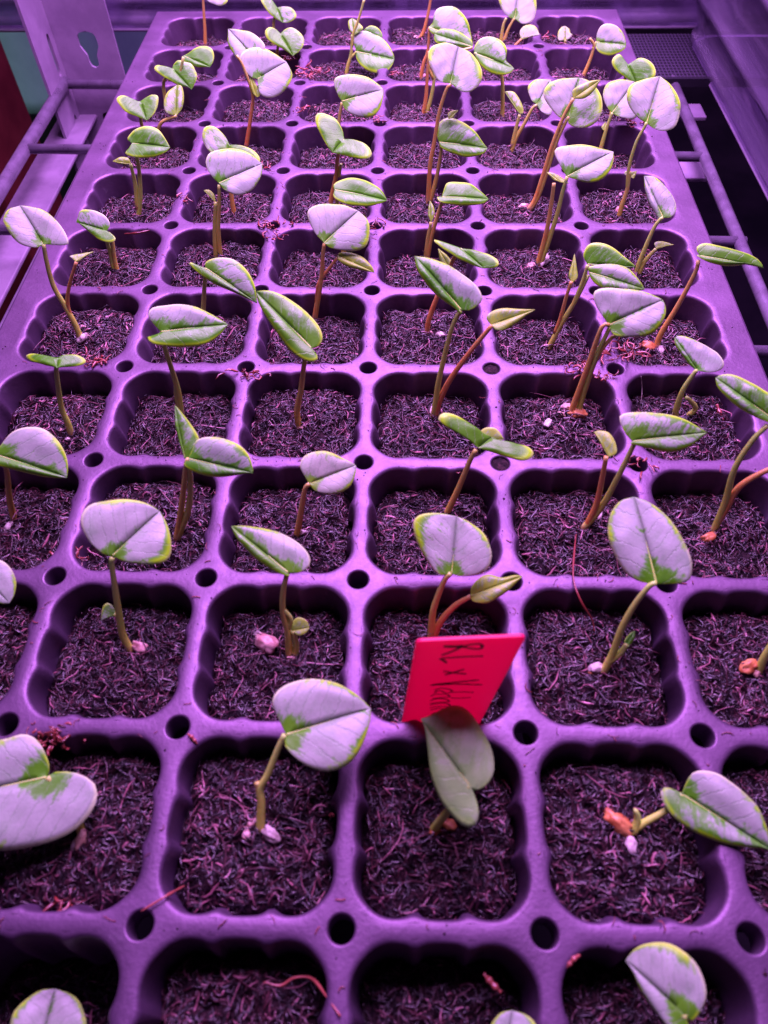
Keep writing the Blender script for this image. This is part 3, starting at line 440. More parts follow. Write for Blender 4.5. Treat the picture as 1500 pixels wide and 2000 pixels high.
# ------------------------------------------------------------------ soil plugs
def soil_surface(rnd, off):
    V, F = [], []; RN, AN = 13, 56
    def h(x, y):
        return .0016*mnoise.noise((x*140+off, y*140, off))+.0012*mnoise.noise((x*420, y*420+off, off*2))+.0014*(1-(x*x+y*y)/(.017**2))-.0012*max(0, (max(abs(x), abs(y))-.0125)/.005)**2
    for k in range(1, RN+1):
        for i in range(AN):
            x, y = outline(2*math.pi*i/AN, .0019, .0010); f = (k/RN)**.85
            x *= f; y *= f; V.append((x, y, h(x, y)-(0.0012 if k == RN else 0)))
    V.append((0, 0, h(0, 0)))
    for k in range(RN-1):
        for i in range(AN):
            j = (i+1) % AN; F.append((k*AN+i, k*AN+j, (k+1)*AN+j, (k+1)*AN+i))
    for i in range(AN): F.append((i, (i+1) % AN, RN*AN))
    F = [f[::-1] if len(f) == 4 else f for f in F]
    return V, F, h
def fibre_path(rnd, x, y, z, L, curl, lift):
    a = rnd.uniform(0, 2*math.pi); p = np.array([x, y, z]); out = [p.copy()]; n = 5; k = rnd.gauss(0, curl)
    pit = rnd.gauss(0, lift)
    for i in range(n-1):
        a += k+rnd.gauss(0, .25); p = p+L/(n-1)*np.array([math.cos(a)*math.cos(pit), math.sin(a)*math.cos(pit), math.sin(pit)])
        pit = pit*.6+rnd.gauss(0, lift*.5); out.append(p.copy())
    return out
def fibres(rnd, n, h, reach):
    V, F, T = [], [], []
    for q in range(n):
        while True:
            x, y = rnd.uniform(-reach, reach), rnd.uniform(-reach, reach)
            if max(abs(x), abs(y)) < reach and math.hypot(x, y) < reach*1.24: break
        big = rnd.random()
        L = rnd.uniform(.0015, .0050) if big < .90 else (rnd.uniform(.006, .012) if big < .95 else rnd.uniform(.003, .006))
        R = rnd.uniform(.00010, .00029) if big < .90 else (rnd.uniform(.00012, .00024) if big < .95 else rnd.uniform(.00028, .00045))
        pts = fibre_path(rnd, x, y, 0, L, .35, .35)
        pts = [np.array([min(max(p[0], -.0178), .0178), min(max(p[1], -.0178), .0178), h(p[0], p[1])+.0001+abs(p[2])*.8]) for p in pts]
        b = len(V); rr = [R*.6, R, R, R*.9, R*.3]; tone = rnd.random()**2.6
        tube(V, F, pts, rr, 3, False); T += [tone]*(len(V)-b)
    me = mesh_of('coir_fibres', V, F); attr(me, 'tone', T); return me
SV = []
for v in range(7):
    rnd = random.Random(100+v); V, F, h = soil_surface(rnd, v*7.3)
    s = mesh_of('soil', V, F); s.materials.append(MAT['soil'])
    f = fibres(rnd, 1450, h, .0173); f.materials.append(MAT['fibre']); SV.append((s, f))
ORD = 'first second third fourth fifth sixth seventh eighth ninth tenth eleventh twelfth'.split()
def cell_of(px):
    p = on_z(px, -.009); return min(5, max(0, int(math.floor(p[0]/P+3)))), min(11, max(0, int(math.floor(p[1]/P+1))))
SOILZ = {}; OWNER = {}
for q in SEEDLINGS: OWNER.setdefault(cell_of(q[1]), q[0])
rnd = random.Random(5)
for r in range(NR):
    for c in range(NC):
        z = -.0086+rnd.gauss(0, .0012)
        if r == 0: z -= .004
        if r == 0 and c == 1: z -= .013
        if c in (0, 5) and r >= 8: z -= .003
        SOILZ[c, r] = z
for r in range(NR):
    for c in range(NC):
        s, f = SV[(r*5+c*3+(r*c) % 4) % 7]
        o = link('soil_plug', s); o.location = ((c-2.5)*P, (r-.5)*P, SOILZ[c, r]); o.rotation_euler = (0, 0, math.pi/2*((r+2*c+r*c) % 4))
        lab = ('dark soil plug below the ' if len(OWNER[c, r].split()) < 12 else 'dark soil below ')+OWNER[c, r] if (c, r) in OWNER else 'dark bare soil plug, %s row from front, %s column from left' % (ORD[r], ORD[c])
        tag(o, lab, 'soil', 'soil plugs in the tray cells')
        tag(link('coir_fibres', f, o), kind='stuff')

# ------------------------------------------------------------------ seedlings
LEV = dict(P=.95, H=.56, G=.06, Y=.45, U=.6)
def seed_mesh(rnd, mm):
    bm = bmesh.new(); bmesh.ops.create_icosphere(bm, subdivisions=3, radius=1)
    off = rnd.uniform(0, 50); L = mm*.0005
    for v in bm.verts:
        n = mnoise.noise(v.co*1.3+Vector((off, 0, 0)))*.42+mnoise.noise(v.co*3.5+Vector((off, 3, 0)))*.22-.22*math.exp(-(v.co.y/.18)**2)*max(0, v.co.z)
        v.co *= 1+n; v.co = Vector((v.co.x*L*1.1, v.co.y*L*.66, v.co.z*L*.58))
    me = bpy.data.meshes.new('seed'); bm.to_mesh(me); bm.free()
    me.polygons.foreach_set('use_smooth', [True]*len(me.polygons)); return me
def rotv(v, ax, a):
    return v*math.cos(a)+np.cross(ax, v)*math.sin(a)+ax*np.dot(ax, v)*(1-math.cos(a))
def leaf_mesh(rnd, ty, opt, J, T, s1, s2, b3, pn):
    J3 = on_z(J, b3[2]+opt['h']) if 'h' in opt else on_plane(J, b3+np.array([0, opt.get('dy', 0.), 0]), pn)
    d = CAM-J3; d /= np.linalg.norm(d); k = opt.get('k', .62)
    n = k*d+(1-k)*np.array([0, 0, 1.])+np.array([rnd.gauss(0, .07), rnd.gauss(0, .05), 0]); n /= np.linalg.norm(n)
    T3 = on_plane(T, J3, n); L = np.linalg.norm(T3-J3); m = (T3-J3)/L; lat = np.cross(m, n)
    fold = math.radians(opt.get('fold', rnd.uniform(2, 7) if ty == 'P' else rnd.uniform(4, 10)))
    N, M = 26, 9; sides = []; size = 0
    for pts in (s1, s2):
        curve = crom([J]+list(pts)+[T], N)
        flat = np.array([on_plane(p, J3, n) for p in curve]); sg = 1 if np.mean((flat-J3) @ lat) > 0 else -1
        f = fold
        for _ in range(6):
            hn = math.cos(f)*n-math.sin(f)*sg*lat
            if min(abs(np.dot(ray(p), hn)) for p in curve) > .30: break
            f *= .6
        q = np.array([on_plane(p, J3, hn) for p in curve]); sides.append((q, sg, hn)); size = max(size, np.abs((q-J3) @ lat).max(), np.abs((q-J3) @ m).max())
    seed = rnd.uniform(0, 90)
    V, F, LP, ED = [], [], [], []
    w = max(L, size)
    for (q, sg, hn) in sides:
        b = len(V)
        s = np.linspace(0, 1, N)
        al = np.clip((q-J3) @ m/L, 0, 1); al = np.maximum.accumulate(al); u = .55*al+.45*s; u[0] = 0; u[-1] = 1
        for i in range(N):
            mp = J3+m*L*u[i]
            for j in range(M):
                v = j/(M-1); ve = v**.9; p = mp+(q[i]-mp)*ve
                x = np.dot(p-J3, lat); y = np.dot(p-J3, m)
                taper = math.sin(math.pi*min(max(u[i], 0.04), .96))
                dz = w*(.085*taper*ve**1.6*(1-ve)*2-.022*taper*ve**3 + .05*math.sin(math.pi*min(1, max(0, u[i])))*(1-ve*ve)*.5)
                dz += w*.028*mnoise.noise((x/w*4+seed, y/w*4, seed))*min(1, ve*2)
                dz -= w*.003*math.exp(-(ve/.10)**2)*taper
                V.append(p+n*dz); LP.append((x/w, y/w, seed)); ED.append(ve)
        for i in range(N-1):
            for j in range(M-1):
                f4 = (b+i*M+j, b+i*M+j+1, b+(i+1)*M+j+1, b+(i+1)*M+j)
                F.append(f4 if sg > 0 else f4[::-1])
    me = mesh_of('leaf', V, F)
    attr(me, 'lp', LP, 'FLOAT_VECTOR'); attr(me, 'edge', ED)
    lev = opt.get('lev', LEV[ty]); yg = opt.get('young', .85 if ty == 'Y' else rnd.uniform(0, .12))
    ed = opt.get('edge', rnd.uniform(.6, 1.1) if ty == 'P' else rnd.uniform(.5, .9)); ba = opt.get('base', {'P': .95, 'H': .6, 'G': .3, 'Y': .2, 'U': .7}[ty])
    sd = opt.get('side', rnd.uniform(-.2, .2))
    sgn = sides[0][1]
    attr(me, 'par', [(lev, ed, sd*sgn)]*len(V), 'FLOAT_VECTOR'); attr(me, 'par2', [(ba, yg, 1. if ty == 'U' else 0.)]*len(V), 'FLOAT_VECTOR')
    bm = bmesh.new(); bm.from_mesh(me); bmesh.ops.remove_doubles(bm, verts=bm.verts, dist=1e-6)
    bmesh.ops.recalc_face_normals(bm, faces=bm.faces); bm.to_mesh(me); bm.free()
    me.polygons.foreach_set('use_smooth', [True]*len(me.polygons))
    me.materials.append(MAT['leaf'])
    # raised midrib under the blade
    idx = [i*M for i in range(N)]; ribp = [V[i]-n*.00012 for i in idx]; RV, RF = [], []
    tube(RV, RF, ribp, np.linspace(.00042, .00010, N)*min(1, w/.02), 5, True)
    rib = mesh_of('midrib', RV, RF); attr(rib, 'along', [.9]*len(RV)); attr(rib, 'red', [0.]*len(RV)); rib.materials.append(MAT['stem'])
    return me, rib, size
BIG = []
for si, (look, base, stems, leaves, seeds) in enumerate(SEEDLINGS):
    rnd = random.Random(900+si); c, r = cell_of(base); zs = SOILZ[c, r]+.0006
    b3 = on_z(base, zs)
    lim = .0165                                        # keep the foot inside its cell
    b3[0] = min(max(b3[0], (c-2.5)*P-lim), (c-2.5)*P+lim); b3[1] = min(max(b3[1], (r-.5)*P-lim), (r-.5)*P+lim)
    root = empty('seedling', b3); Mi = Matrix.Translation(-Vector(b3))
    tag(root, 'seedling, '+look+(', %s row from front' % ORD[r] if len(look.split()) <= 11 else ''), 'seedling', 'variegated seedlings in the tray')
    dv = b3-CAM; pn = np.array([0, dv[1], dv[2]*.2]); pn /= np.linalg.norm(pn)   # upright plane through the foot, leaning back a little in the front rows
    for red, pts in stems:
        pp = crom(pts, max(8, 5*len(pts)))
        if 'h' in leaves[0][1]:                        # seen from almost straight above: foot to leaf in space
            j3 = on_z(leaves[0][2], b3[2]+leaves[0][1]['h']); P3 = crom([b3, b3*.5+j3*.5+np.array([0, 0, .002]), j3], 12)
        else: P3 = np.array([on_plane(p, b3, pn) for p in pp])
        ground = P3[0][2] < zs+.006
        if ground: P3 = np.vstack([P3[0]+(0, 0, -.003), P3])
        R = np.linspace(.00108 if ground else .00080, .00064, len(P3))*(1+.06*rnd.random())
        if len(leaves) > 1 and not ground: R *= .9
        V, F, TT = [], [], []; tube(V, F, P3, R, 9, True, TT)
        me = mesh_of('stem', V, F); attr(me, 'along', np.array(TT) if ground else .25+.75*np.array(TT)); attr(me, 'red', [red*.85]*len(V))
        me.transform(Mi); link('stem', me, root, MAT['stem'])
    for ty, opt, J, T, a, b in leaves:
        me, rib, size = leaf_mesh(rnd, ty, opt, J, T, a, b, b3, pn); me.transform(Mi); o = link('leaf', me, root)
        rib.transform(Mi); link('midrib', rib, o)
        sm = o.modifiers.new('thickness', 'SOLIDIFY'); sm.thickness = .00018; sm.offset = 0
        BIG.append((round(size*1000, 1), si, look[:30], ty))
    for px, kd, mm, an in seeds:
        p = on_z(px, zs); mm *= 1.25; me = seed_mesh(rnd, mm); o = link('seed', me, root, MAT[kd])
        o.location = Vector(p)-Vector(b3)+Vector((0, 0, .0006+mm*.00016)); o.rotation_euler = (rnd.gauss(0, .2), rnd.gauss(0, .25), math.radians(an))
BIG.sort(); print('LEAF mm', BIG[:6], BIG[-12:])

# ------------------------------------------------------------------ red plant tag with marker writing
card_y = 1*P+.0046; cn = np.array([-.05, 1., 0]); cn /= np.linalg.norm(cn); c0 = np.array([(3-2.5)*P, card_y, 0])
CK = lambda p: (770+p[0]/5.357, 1220+p[1]/5.357)
tl, tr = CK((232, 160)), CK((1378, 108)); bl, br = CK((75, 1045)), CK((905, 1000))
TL, TR, BL, BR = (on_plane(p, c0, cn) for p in (tl, tr, bl, br))
BL2 = TL+(BL-TL)*(.032+TL[2]-0*1)/(TL[2]-BL[2]) if False else TL+(BL-TL)*((TL[2]+.016)/(TL[2]-BL[2])); BR2 = TR+(BR-TR)*((TR[2]+.016)/(TR[2]-BR[2]))
tagroot = tag(empty('plant_tag', (BL2+BR2)/2), 'red plastic plant tag with black handwriting stuck behind the drooping leaf', 'plant tag')
Mi = Matrix.Translation(-Vector((BL2+BR2)/2))
def rounded(poly, rad, corner):
    out = []
    for i, p in enumerate(poly):
        if not corner[i]: out.append(p); continue
        a = poly[i-1]-p; b = poly[(i+1) % len(poly)]-p; a /= np.linalg.norm(a); b /= np.linalg.norm(b)
        for q in np.linspace(0, 1, 7):
            s = p+a*rad; e = p+b*rad; out.append((1-q)**2*s+2*q*(1-q)*p+q*q*e)
    return out
pol = rounded([BL2, BR2, TR, TL], .0013, (0, 0, 1, 1)); n = len(pol); th = .00045
V = [p+cn*th for p in pol]+[p-cn*th for p in pol]
F = [tuple(range(n))[::-1], tuple(range(n, 2*n))]+[(i, (i+1) % n, n+(i+1) % n, n+i) for i in range(n)]
me = mesh_of('card', V, F, False); me.transform(Mi)
cardo = link('card', me, tagroot, MAT['card'])
bv = cardo.modifiers.new('edge', 'BEVEL'); bv.width = .00018; bv.segments = 2
STROKES = [[(512, 206), (600, 212), (700, 208), (790, 188), (880, 178), (920, 203), (885, 232), (790, 224), (690, 206)], [(515, 198), (640, 200), (720, 192)], [(700, 212), (600, 258), (490, 298)],
 [(932, 305), (700, 314), (492, 330), (518, 352), (548, 380)], [(512, 464), (620, 480), (752, 492)], [(730, 440), (620, 476), (525, 502)],
 [(888, 554), (640, 578), (380, 608), (640, 597), (922, 605)], [(600, 682), (700, 680), (830, 684)], [(590, 742), (680, 744), (800, 736)],
 [(415, 662), (480, 640), (560, 648), (605, 668), (550, 690), (470, 664), (415, 690)], [(380, 722), (440, 702), (540, 704), (578, 728), (500, 738), (400, 745)],
 [(372, 770), (450, 748), (540, 756), (570, 780), (480, 786), (372, 800)], [(370, 815), (450, 800), (550, 800), (580, 830), (470, 830), (370, 845)], [(375, 868), (460, 850), (560, 855)], [(385, 915), (440, 892), (520, 890)]]
V, F = [], []
for k, st in enumerate(STROKES):
    q = crom(st, 8*len(st)); W = (.00036 if k < 7 else .00024)
    p3 = np.array([on_plane(CK(p), c0, cn)-cn*(th+.00006+.00001*k) for p in q])
    b = len(V)
    for i in range(len(p3)):
        t = p3[min(i+1, len(p3)-1)]-p3[max(i-1, 0)]; t /= np.linalg.norm(t)+1e-12; sd = np.cross(t, cn)
        w = W*(.8+.35*math.sin(i*.9+k)**2)*(.6 if i in (0, len(p3)-1) else 1)
        V += [p3[i]+sd*w, p3[i]-sd*w]
    for i in range(len(p3)-1): F.append((b+2*i, b+2*i+1, b+2*i+3, b+2*i+2))
me = mesh_of('handwriting', V, F); me.transform(Mi); link('handwriting', me, tagroot, MAT['ink'])

# ------------------------------------------------------------------ stray coir on the deck
def clump(px, mm, n, z, label, red=1.0, tall=0.):
    rnd = random.Random(int(px[0]*7+px[1])); p0 = on_z(px, z); V, F, T = [], [], []
    for q in range(n):
        x, y = rnd.gauss(0, mm*.0003), rnd.gauss(0, mm*.0002); L = rnd.uniform(.2, .6)*mm*.001
        pts = fibre_path(rnd, x, y, 0, L, .5, .35+tall*.8); pts = [np.array([a, b_, abs(c_)+.0002+rnd.random()*.0002]) for a, b_, c_ in pts]
        b = len(V); R = rnd.uniform(.00018, .00050); tube(V, F, pts, [R*.6, R, R, R*.8, R*.3], 4, True); T += [rnd.random()]*(len(V)-b)
    me = mesh_of('coir_clump', V, F); attr(me, 'tone', T); o = link('coir_clump', me, None, MAT['redfibre']); o.location = p0
    tag(o, label, 'coir fibre', 'stray reddish coir on the tray')
clump((182, 704), 8, 26, .0003, 'brick red coir clump on the rim behind the flat heart leaf')
clump((600, 145), 13, 34, .0002, 'red coir clump over the hole near the back, second column')
clump((572, 116), 10, 18, -.004, 'red coir tuft below the folded green heart leaf')
clump((535, 440), 10, 16, .0003, 'thin red coir threads by the hole between white leaf and lilac leaf')
clump((540, 465), 8, 10, .0003, 'red coir wisps on the divider left of the round white leaf')
clump((492, 732), 9, 14, .0003, 'reddish coir bits left of the long slanting leaf stem')
clump((595, 214), 8, 14, .0003, 'red coir tuft left of the shield shaped lilac leaf')
clump((366, 392), 8, 8, .0003, 'reddish coir flake on the divider left of the lilac round leaf')
clump((735, 445), 9, 10, .0003, 'thin red coir threads crossing the hole right of white leaf')
clump((1215, 690), 12, 34, .0005, 'tangled red coir around the hole beside the triple stems')
clump((1128, 724), 10, 16, .0003, 'red coir wisps on the divider left of the triple stems')
clump((1172, 735), 8, 12, .0003, 'red coir piece in front of the debris covered hole')
clump((113, 1442), 9, 34, -.001, 'tall rust coir tuft behind the very large left leaf', 1, 1.)
clump((130, 1745), 8, 16, -.009, 'rust coir curl on soil under the very large left leaf')
clump((1240, 243), 9, 14, .0003, 'crimson coir strands under the large cream rimmed leaf')
clump((1245, 905), 8, 10, .0003, 'pale red coir threads by the hole under the splashed leaf')
clump((740, 236), 8, 10, .0003, 'red coir threads right of the shield shaped lilac leaf')
clump((690, 82), 8, 10, -.007, 'red coir on soil in the back row, third column')
clump((1060, 75), 9, 16, -.006, 'red coir tuft between hood bud and tiny cream leaf')
clump((140, 1080), 8, 12, -.003, 'reddish coir flakes near the left hole, fourth row')
clump((515, 330), 7, 9, .0003, 'red coir wisp beside the hole right of lilac round leaf')
clump((775, 145), 7, 10, .0003, 'red coir bits by the hole under the three leaf cluster')
def strand(pts, R, label, mat='redfibre', tone=.5, name='coir_strand'):
    P3 = crom([on_z(p, z) for p, z in pts], 6*len(pts)); V, F = [], []
    kk = np.linspace(0, 1, len(P3)); rr = R*(.25+.75*np.sin(np.pi*np.clip(kk, .06, .94))**.5)*(1+.25*np.sin(kk*17+P3[0][0]*900))
    tube(V, F, P3, rr, 6, True); me = mesh_of(name, V, F); attr(me, 'tone', [tone]*len(V)); o = link(name, me, None, MAT[mat])
    tag(o, label, 'coir fibre', 'stray reddish coir on the tray')
strand([((1127, 1028), -.0075), ((1122, 1075), -.003), ((1120, 1130), .0009), ((1135, 1175), .0002), ((1158, 1215), -.005), ((1160, 1255), -.0075), ((1158, 1290), -.0078)], .00028, 'long thin red root thread hanging over the divider left of the tall oval leaf')
strand([((275, 1780), .0012), ((300, 1765), .0010), ((328, 1748), .0002), ((360, 1730), -.006)], .00030, 'tan twig poking from a cell over the hole at lower left', tone=.95)
strand([((243, 457), -.0005), ((268, 455), .0006), ((292, 450), .0004)], .00045, 'short red brown stick on the lip behind the left rim leaf', tone=.2)
strand([((1400, 790), -.0055), ((1405, 805), -.0065), ((1413, 830), -.0080)], .00075, 'stout coral red stick in the cell by the right rim', tone=.8)
strand([((367, 1434), .0006), ((375, 1440), .0008), ((385, 1453), -.0002)], .00045, 'short pink red stick right of a front hole', tone=.9)
strand([((945, 1902), -.008), ((962, 1922), -.0075), ((978, 1938), -.008)], .00070, 'orange husk sliver in the front row cell, fourth column', tone=1.)
strand([((1107, 1890), .0004), ((1122, 1872), .0012), ((1132, 1866), .0006)], .00050, 'orange husk sliver on the divider left of the curling leaf', tone=1.)
strand([((515, 1918), -.006), ((548, 1925), -.0065), ((575, 1910), -.006), ((610, 1912), -.005), ((640, 1950), -.001), ((665, 1985), .0008)], .00032, 'bent pink brown twig across the front row cell', tone=.9)
strand([((1252, 735), .0006), ((1254, 760), -.004), ((1252, 790), -.0075)], .00010, 'fine white root hair hanging in the right rim cell', mat='white')
dust = random.Random(77); V, F, T = [], [], []
for q in range(420):                                   # flecks lying on the dividers
    if dust.random() < .5: x = dust.randint(-2, 2)*P+dust.gauss(0, .0014); y = dust.uniform(-.9*P, 10.9*P)
    else: x = dust.uniform(-2.9*P, 2.9*P); y = dust.randint(0, 10)*P+dust.gauss(0, .0014)
    if math.hypot((x/P-round(x/P))*P, (y/P-round(y/P))*P) < .004: continue
    pts = fibre_path(dust, x, y, 0, dust.uniform(.0005, .0035), .4, .1); pts = [np.array([a, b, .00022+abs(c)*.3]) for a, b, c in pts]
    b = len(V); R = dust.uniform(.00006, .00016); tube(V, F, pts, [R, R, R, R, R*.4], 3, True); T += [dust.random()]*(len(V)-b)
me = mesh_of('coir_dust', V, F); attr(me, 'tone', T)
tag(link('coir_dust', me, None, MAT['redfibre']), 'fine reddish coir flecks scattered on the tray dividers', 'coir dust', None, 'stuff')

V, F = [], []
for q in range(700):                                   # dark crumbs of soil on the dividers and the rim
    u = dust.random()
    if u < .45: x = dust.randint(-2, 2)*P+dust.gauss(0, .0016); y = dust.uniform(-.9*P, 10.9*P)
    elif u < .9: x = dust.uniform(-2.9*P, 2.9*P); y = dust.randint(0, 10)*P+dust.gauss(0, .0016)
    else: x = dust.choice((-1, 1))*dust.uniform(.1275, .135); y = dust.uniform(-.5*P, 10.9*P)
    fx, fy = (x/P-round(x/P))*P, (y/P-round(y/P))*P
    if math.hypot(fx, fy) < .0042 and abs(x) < .12: continue
    r = dust.uniform(.00008, .00030)*(1.6 if dust.random() < .08 else 1); b = len(V)
    for dx, dy, dz in ((1, 0, .1), (.2, 1, 0), (-1, .1, .15), (-.1, -1, .1), (.1, .1, 1)): V.append((x+dx*r*dust.uniform(.6, 1.3), y+dy*r*dust.uniform(.6, 1.3), .00005+dz*r))
    F += [(b, b+1, b+4), (b+1, b+2, b+4), (b+2, b+3, b+4), (b+3, b, b+4)]
tag(link('soil_crumbs', mesh_of('soil_crumbs', V, F, False), None, MAT['soil']), 'dark soil crumbs spilled on the tray dividers and rim', 'soil crumbs', None, 'stuff')
# ------------------------------------------------------------------ shelf and surroundings
ZS = -.047
def rods(name, parent, a, b, r, mat='steel'):
    V, F = [], []; tube(V, F, [a, (np.array(a)+np.array(b))/2, b], r, 10); return link(name, mesh_of(name, V, F), parent, MAT[mat])
shelf = tag(empty('wire_shelf', (0, .2, ZS)), 'lilac lit steel wire shelf carrying the tray', 'shelf')
shelf.location = (0, 0, 0)
rods('side_rail', shelf, (-.2145, .497, ZS), (-.2165, -.1, ZS), .0038)
rods('side_rail', shelf, (-.177, .497, ZS-.006), (-.181, -.1, ZS-.006), .0028)
rods('side_rail', shelf, (.187, .497, ZS), (.177, -.1, ZS), .0032)
for k in range(8):
    y = .493-k*.083
    rods('cross_rod', shelf, (-.2145, y, ZS), (.187, y-.010, ZS), .0028)
def slab(name, parent, lo, hi, mat):
    V, F = [], []; box(V, F, lo, hi); o = link(name, mesh_of(name, V, F, False), parent, MAT[mat]); b = o.modifiers.new('edge', 'BEVEL'); b.width = .0008; b.segments = 2; return o
slab('shelf_flange', shelf, (-.229, -.1, ZS-.0265), (-.203, .535, ZS-.024), 'plate')
slab('cross_plate', shelf, (.05, .466, ZS-.012), (.206, .484, ZS-.009), 'plate')
slab('cross_plate', shelf, (.05, .404, ZS-.018), (.200, .428, ZS-.015), 'postm')
slab('shelf_flange', shelf, (-.196, -.1, ZS-.05), (-.165, .535, ZS-.047), 'postm')
# slotted angle upright
def slotted(name, parent, origin, ax, w, z0, z1, slots, th, nrm, mat):
    """flange: plate from origin along ax (width w) with slots [(centre, half width top, half width bottom, z low, z high)]"""
    bm = bmesh.new(); ax = Vector(ax); o = Vector(origin)
    def P3(u, z): return o+ax*u+Vector((0, 0, z))
    zs = [z0]+[z for s in slots for z in (s[3], s[4])]+[z1]
    cols = []
    for i in range(len(zs)-1):
        za, zb = zs[i], zs[i+1]
        if i % 2 == 0:
            cols.append([(0, za), (w, za), (w, zb), (0, zb)])
        else:
            c, ht, hb, _, _ = slots[i//2]; n = 22
            L = [(c-(hb+(ht-hb)*min(1, max(0, (t-.35)/.25)))*math.sqrt(max(0, 1-abs(2*t-1)**6)), za+(zb-za)*t) for t in np.linspace(0, 1, n+1)]
            R = [(2*c-x, z) for x, z in L]
            for q in range(n):
                cols.append([(0, L[q][1]), L[q], L[q+1], (0, L[q+1][1])]); cols.append([R[q], (w, R[q][1]), (w, R[q+1][1]), R[q+1]])
    for qd in cols: bm.faces.new([bm.verts.new(P3(*v)) for v in qd])
    bmesh.ops.remove_doubles(bm, verts=bm.verts, dist=1e-6)
    me = bpy.data.meshes.new(name); bm.to_mesh(me); bm.free(); ob = link(name, me, parent, MAT[mat])
    s = ob.modifiers.new('gauge', 'SOLIDIFY'); s.thickness = th; s.offset = 0; return ob
PX, PY = -.2155, .503
post = tag(empty('shelf_upright', (PX, PY, -.30)), 'slotted steel angle upright at the back left of the shelf', 'shelf post')
key = on_y((176, 93), PY)
sl = [(key[0]-PX, .0062, .0032, key[2]-.012+q*.05, key[2]+.010+q*.05) for q in range(-2, 5)]
f1 = slotted('front_flange', post, (0, 0, .30), (1, 0, 0), .040, -.30, .30, sl, .0018, None, 'postm')
pl = on_plane((104, 107), (PX, 0, 0), np.array([1., 0, 0]))
sl = [(PY-pl[1], .0024, .0024, pl[2]-.013+q*.05, pl[2]+.013+q*.05) for q in range(-2, 5)]
f2 = slotted('side_flange', post, (0, -.0012, .30), (0, -1, 0), .033, -.30, .30, sl, .0018, None, 'postm')
# cloudy clear bins
def bin_(name, x0, x1, y0, y1, z0, z1, flare, label, ridges):
    root = tag(empty(name, ((x0+x1)/2, (y0+y1)/2, z0)), label, 'plastic bin'); V, F = [], []
    prof = [(0, 0), (-.003, .004), (-.003, .010), (0, .011)]
    for q in ridges:
        h = q; prof += [(-flare*h/.1, h), (-flare*h/.1-.003, h+.002), (-flare*h/.1-.003, h+.006), (-flare*h/.1, h+.008)]
    prof += [(-flare*(z1-z0)/.1, z1-z0), (-flare*(z1-z0)/.1-.010, z1-z0)]
    cx, cy, hx, hy = 0, 0, (x1-x0)/2, (y1-y0)/2; cr = .018
    for d, z in prof:
        for k, (sx, sy) in enumerate(((1, 1), (-1, 1), (-1, -1), (1, -1))):
            for q in range(6):
                a = math.radians(90*k+90*q/5); V.append((sx*(hx-d-cr)+cr*math.cos(a), sy*(hy-d-cr)+cr*math.sin(a), z))
    n = 24
    for k in range(len(prof)-1):
        for i in range(n): j = (i+1) % n; F.append((k*n+i, k*n+j, (k+1)*n+j, (k+1)*n+i))
    w = link('bin_wall', mesh_of('bin_wall', V, F, True), root, MAT['clear'])
    s = w.modifiers.new('gauge', 'SOLIDIFY'); s.thickness = .0012
    V2, F2 = [], []; lp = [np.array(v)+np.array([0, 0, .0015]) for v in V[:n]]; tube(V2, F2, lp+[lp[0]], .0022, 8, False)
    link('base_lip', mesh_of('base_lip', V2, F2), root, MAT['lip'])
    link('bin_floor', mesh_of('bin_floor', V[:n], [tuple(range(n))]), root, MAT['clear'])
    return root
bin_('clear_bin', -.42, .46, .569, .80, ZS+.003, .13, .006, 'cloudy clear plastic bin standing behind the tray', (.016, .030, .044, .08))
bin_('clear_bin', .2105, .50, .12, .556, ZS, .07, .02, 'cloudy clear plastic bin along the right of the tray', (.030, .070))
mt = tag(empty('mesh_tray', (.2, .53, ZS)), 'flat black mesh tray beyond the back right corner', 'mesh tray')
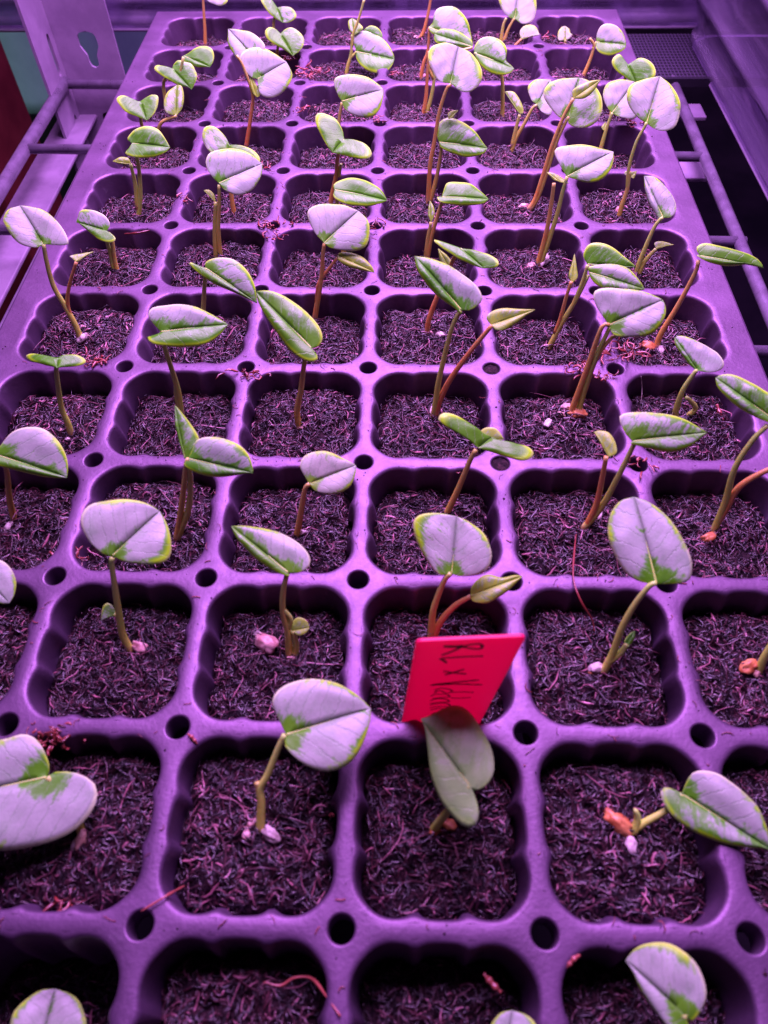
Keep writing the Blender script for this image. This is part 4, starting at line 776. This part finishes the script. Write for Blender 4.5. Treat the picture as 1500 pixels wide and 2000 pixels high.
V, F = [], []; box(V, F, (-.075, -.040, .001), (.075, .030, .003)); link('mesh_sheet', mesh_of('mesh_sheet', V, F, False), mt, MAT['mesh'])
V, F = [], []; box(V, F, (-.078, -.0435, 0), (.078, -.0405, .005)); link('mesh_rim', mesh_of('mesh_rim', V, F, False), mt, MAT['dark'])
# teal tub and maroon post far left, dark floor
def lathe(V, F, prof, n=40):
    b = len(V)
    for r, z in prof:
        for i in range(n): a = 2*math.pi*i/n; V.append((r*math.cos(a), r*math.sin(a), z))
    for k in range(len(prof)-1):
        for i in range(n): j = (i+1) % n; F.append((b+k*n+i, b+k*n+j, b+(k+1)*n+j, b+(k+1)*n+i))
tb = CAM+ray((40, 235))*1.02
tub = tag(empty('teal_tub', (tb[0], tb[1]+.16, tb[2])), 'dull teal plastic tub behind the slotted upright', 'tub')
V, F = [], []; lathe(V, F, [(.001, 0), (.15, 0), (.158, .006), (.16, .02), (.178, .34), (.185, .345), (.185, .36), (.172, .36), (.15, .03), (.001, .03)])
link('tub_wall', mesh_of('tub_wall', V, F), tub, MAT['teal'])
mp = CAM+ray((8, 230))*.78
mar = tag(empty('maroon_post', (mp[0]-.05, mp[1], -.40)), 'dark maroon post at the far left edge', 'post')
V, F = [], []; box(V, F, (-.05, -.05, 0), (.05, .05, .75)); pb = link('post_shaft', mesh_of('post_shaft', V, F, False), mar, MAT['maroon']); bb = pb.modifiers.new('edge', 'BEVEL'); bb.width = .006; bb.segments = 3
V, F = [], []; box(V, F, (-.058, -.058, 0), (.058, .058, .02)); link('post_foot', mesh_of('post_foot', V, F, False), mar, MAT['maroon'])
V = [(-2, -1, -.40), (2, -1, -.40), (2, 2.2, -.40), (-2, 2.2, -.40)]
tag(link('floor', mesh_of('floor', V, [(0, 1, 2, 3)], False), None, MAT['dark']), kind='structure')
V = [(-2, 2.2, -.40), (2, 2.2, -.40), (2, 2.2, 1.2), (-2, 2.2, 1.2)]
tag(link('wall', mesh_of('wall', V, [(0, 1, 2, 3)], False), None, MAT['dark']), kind='structure')
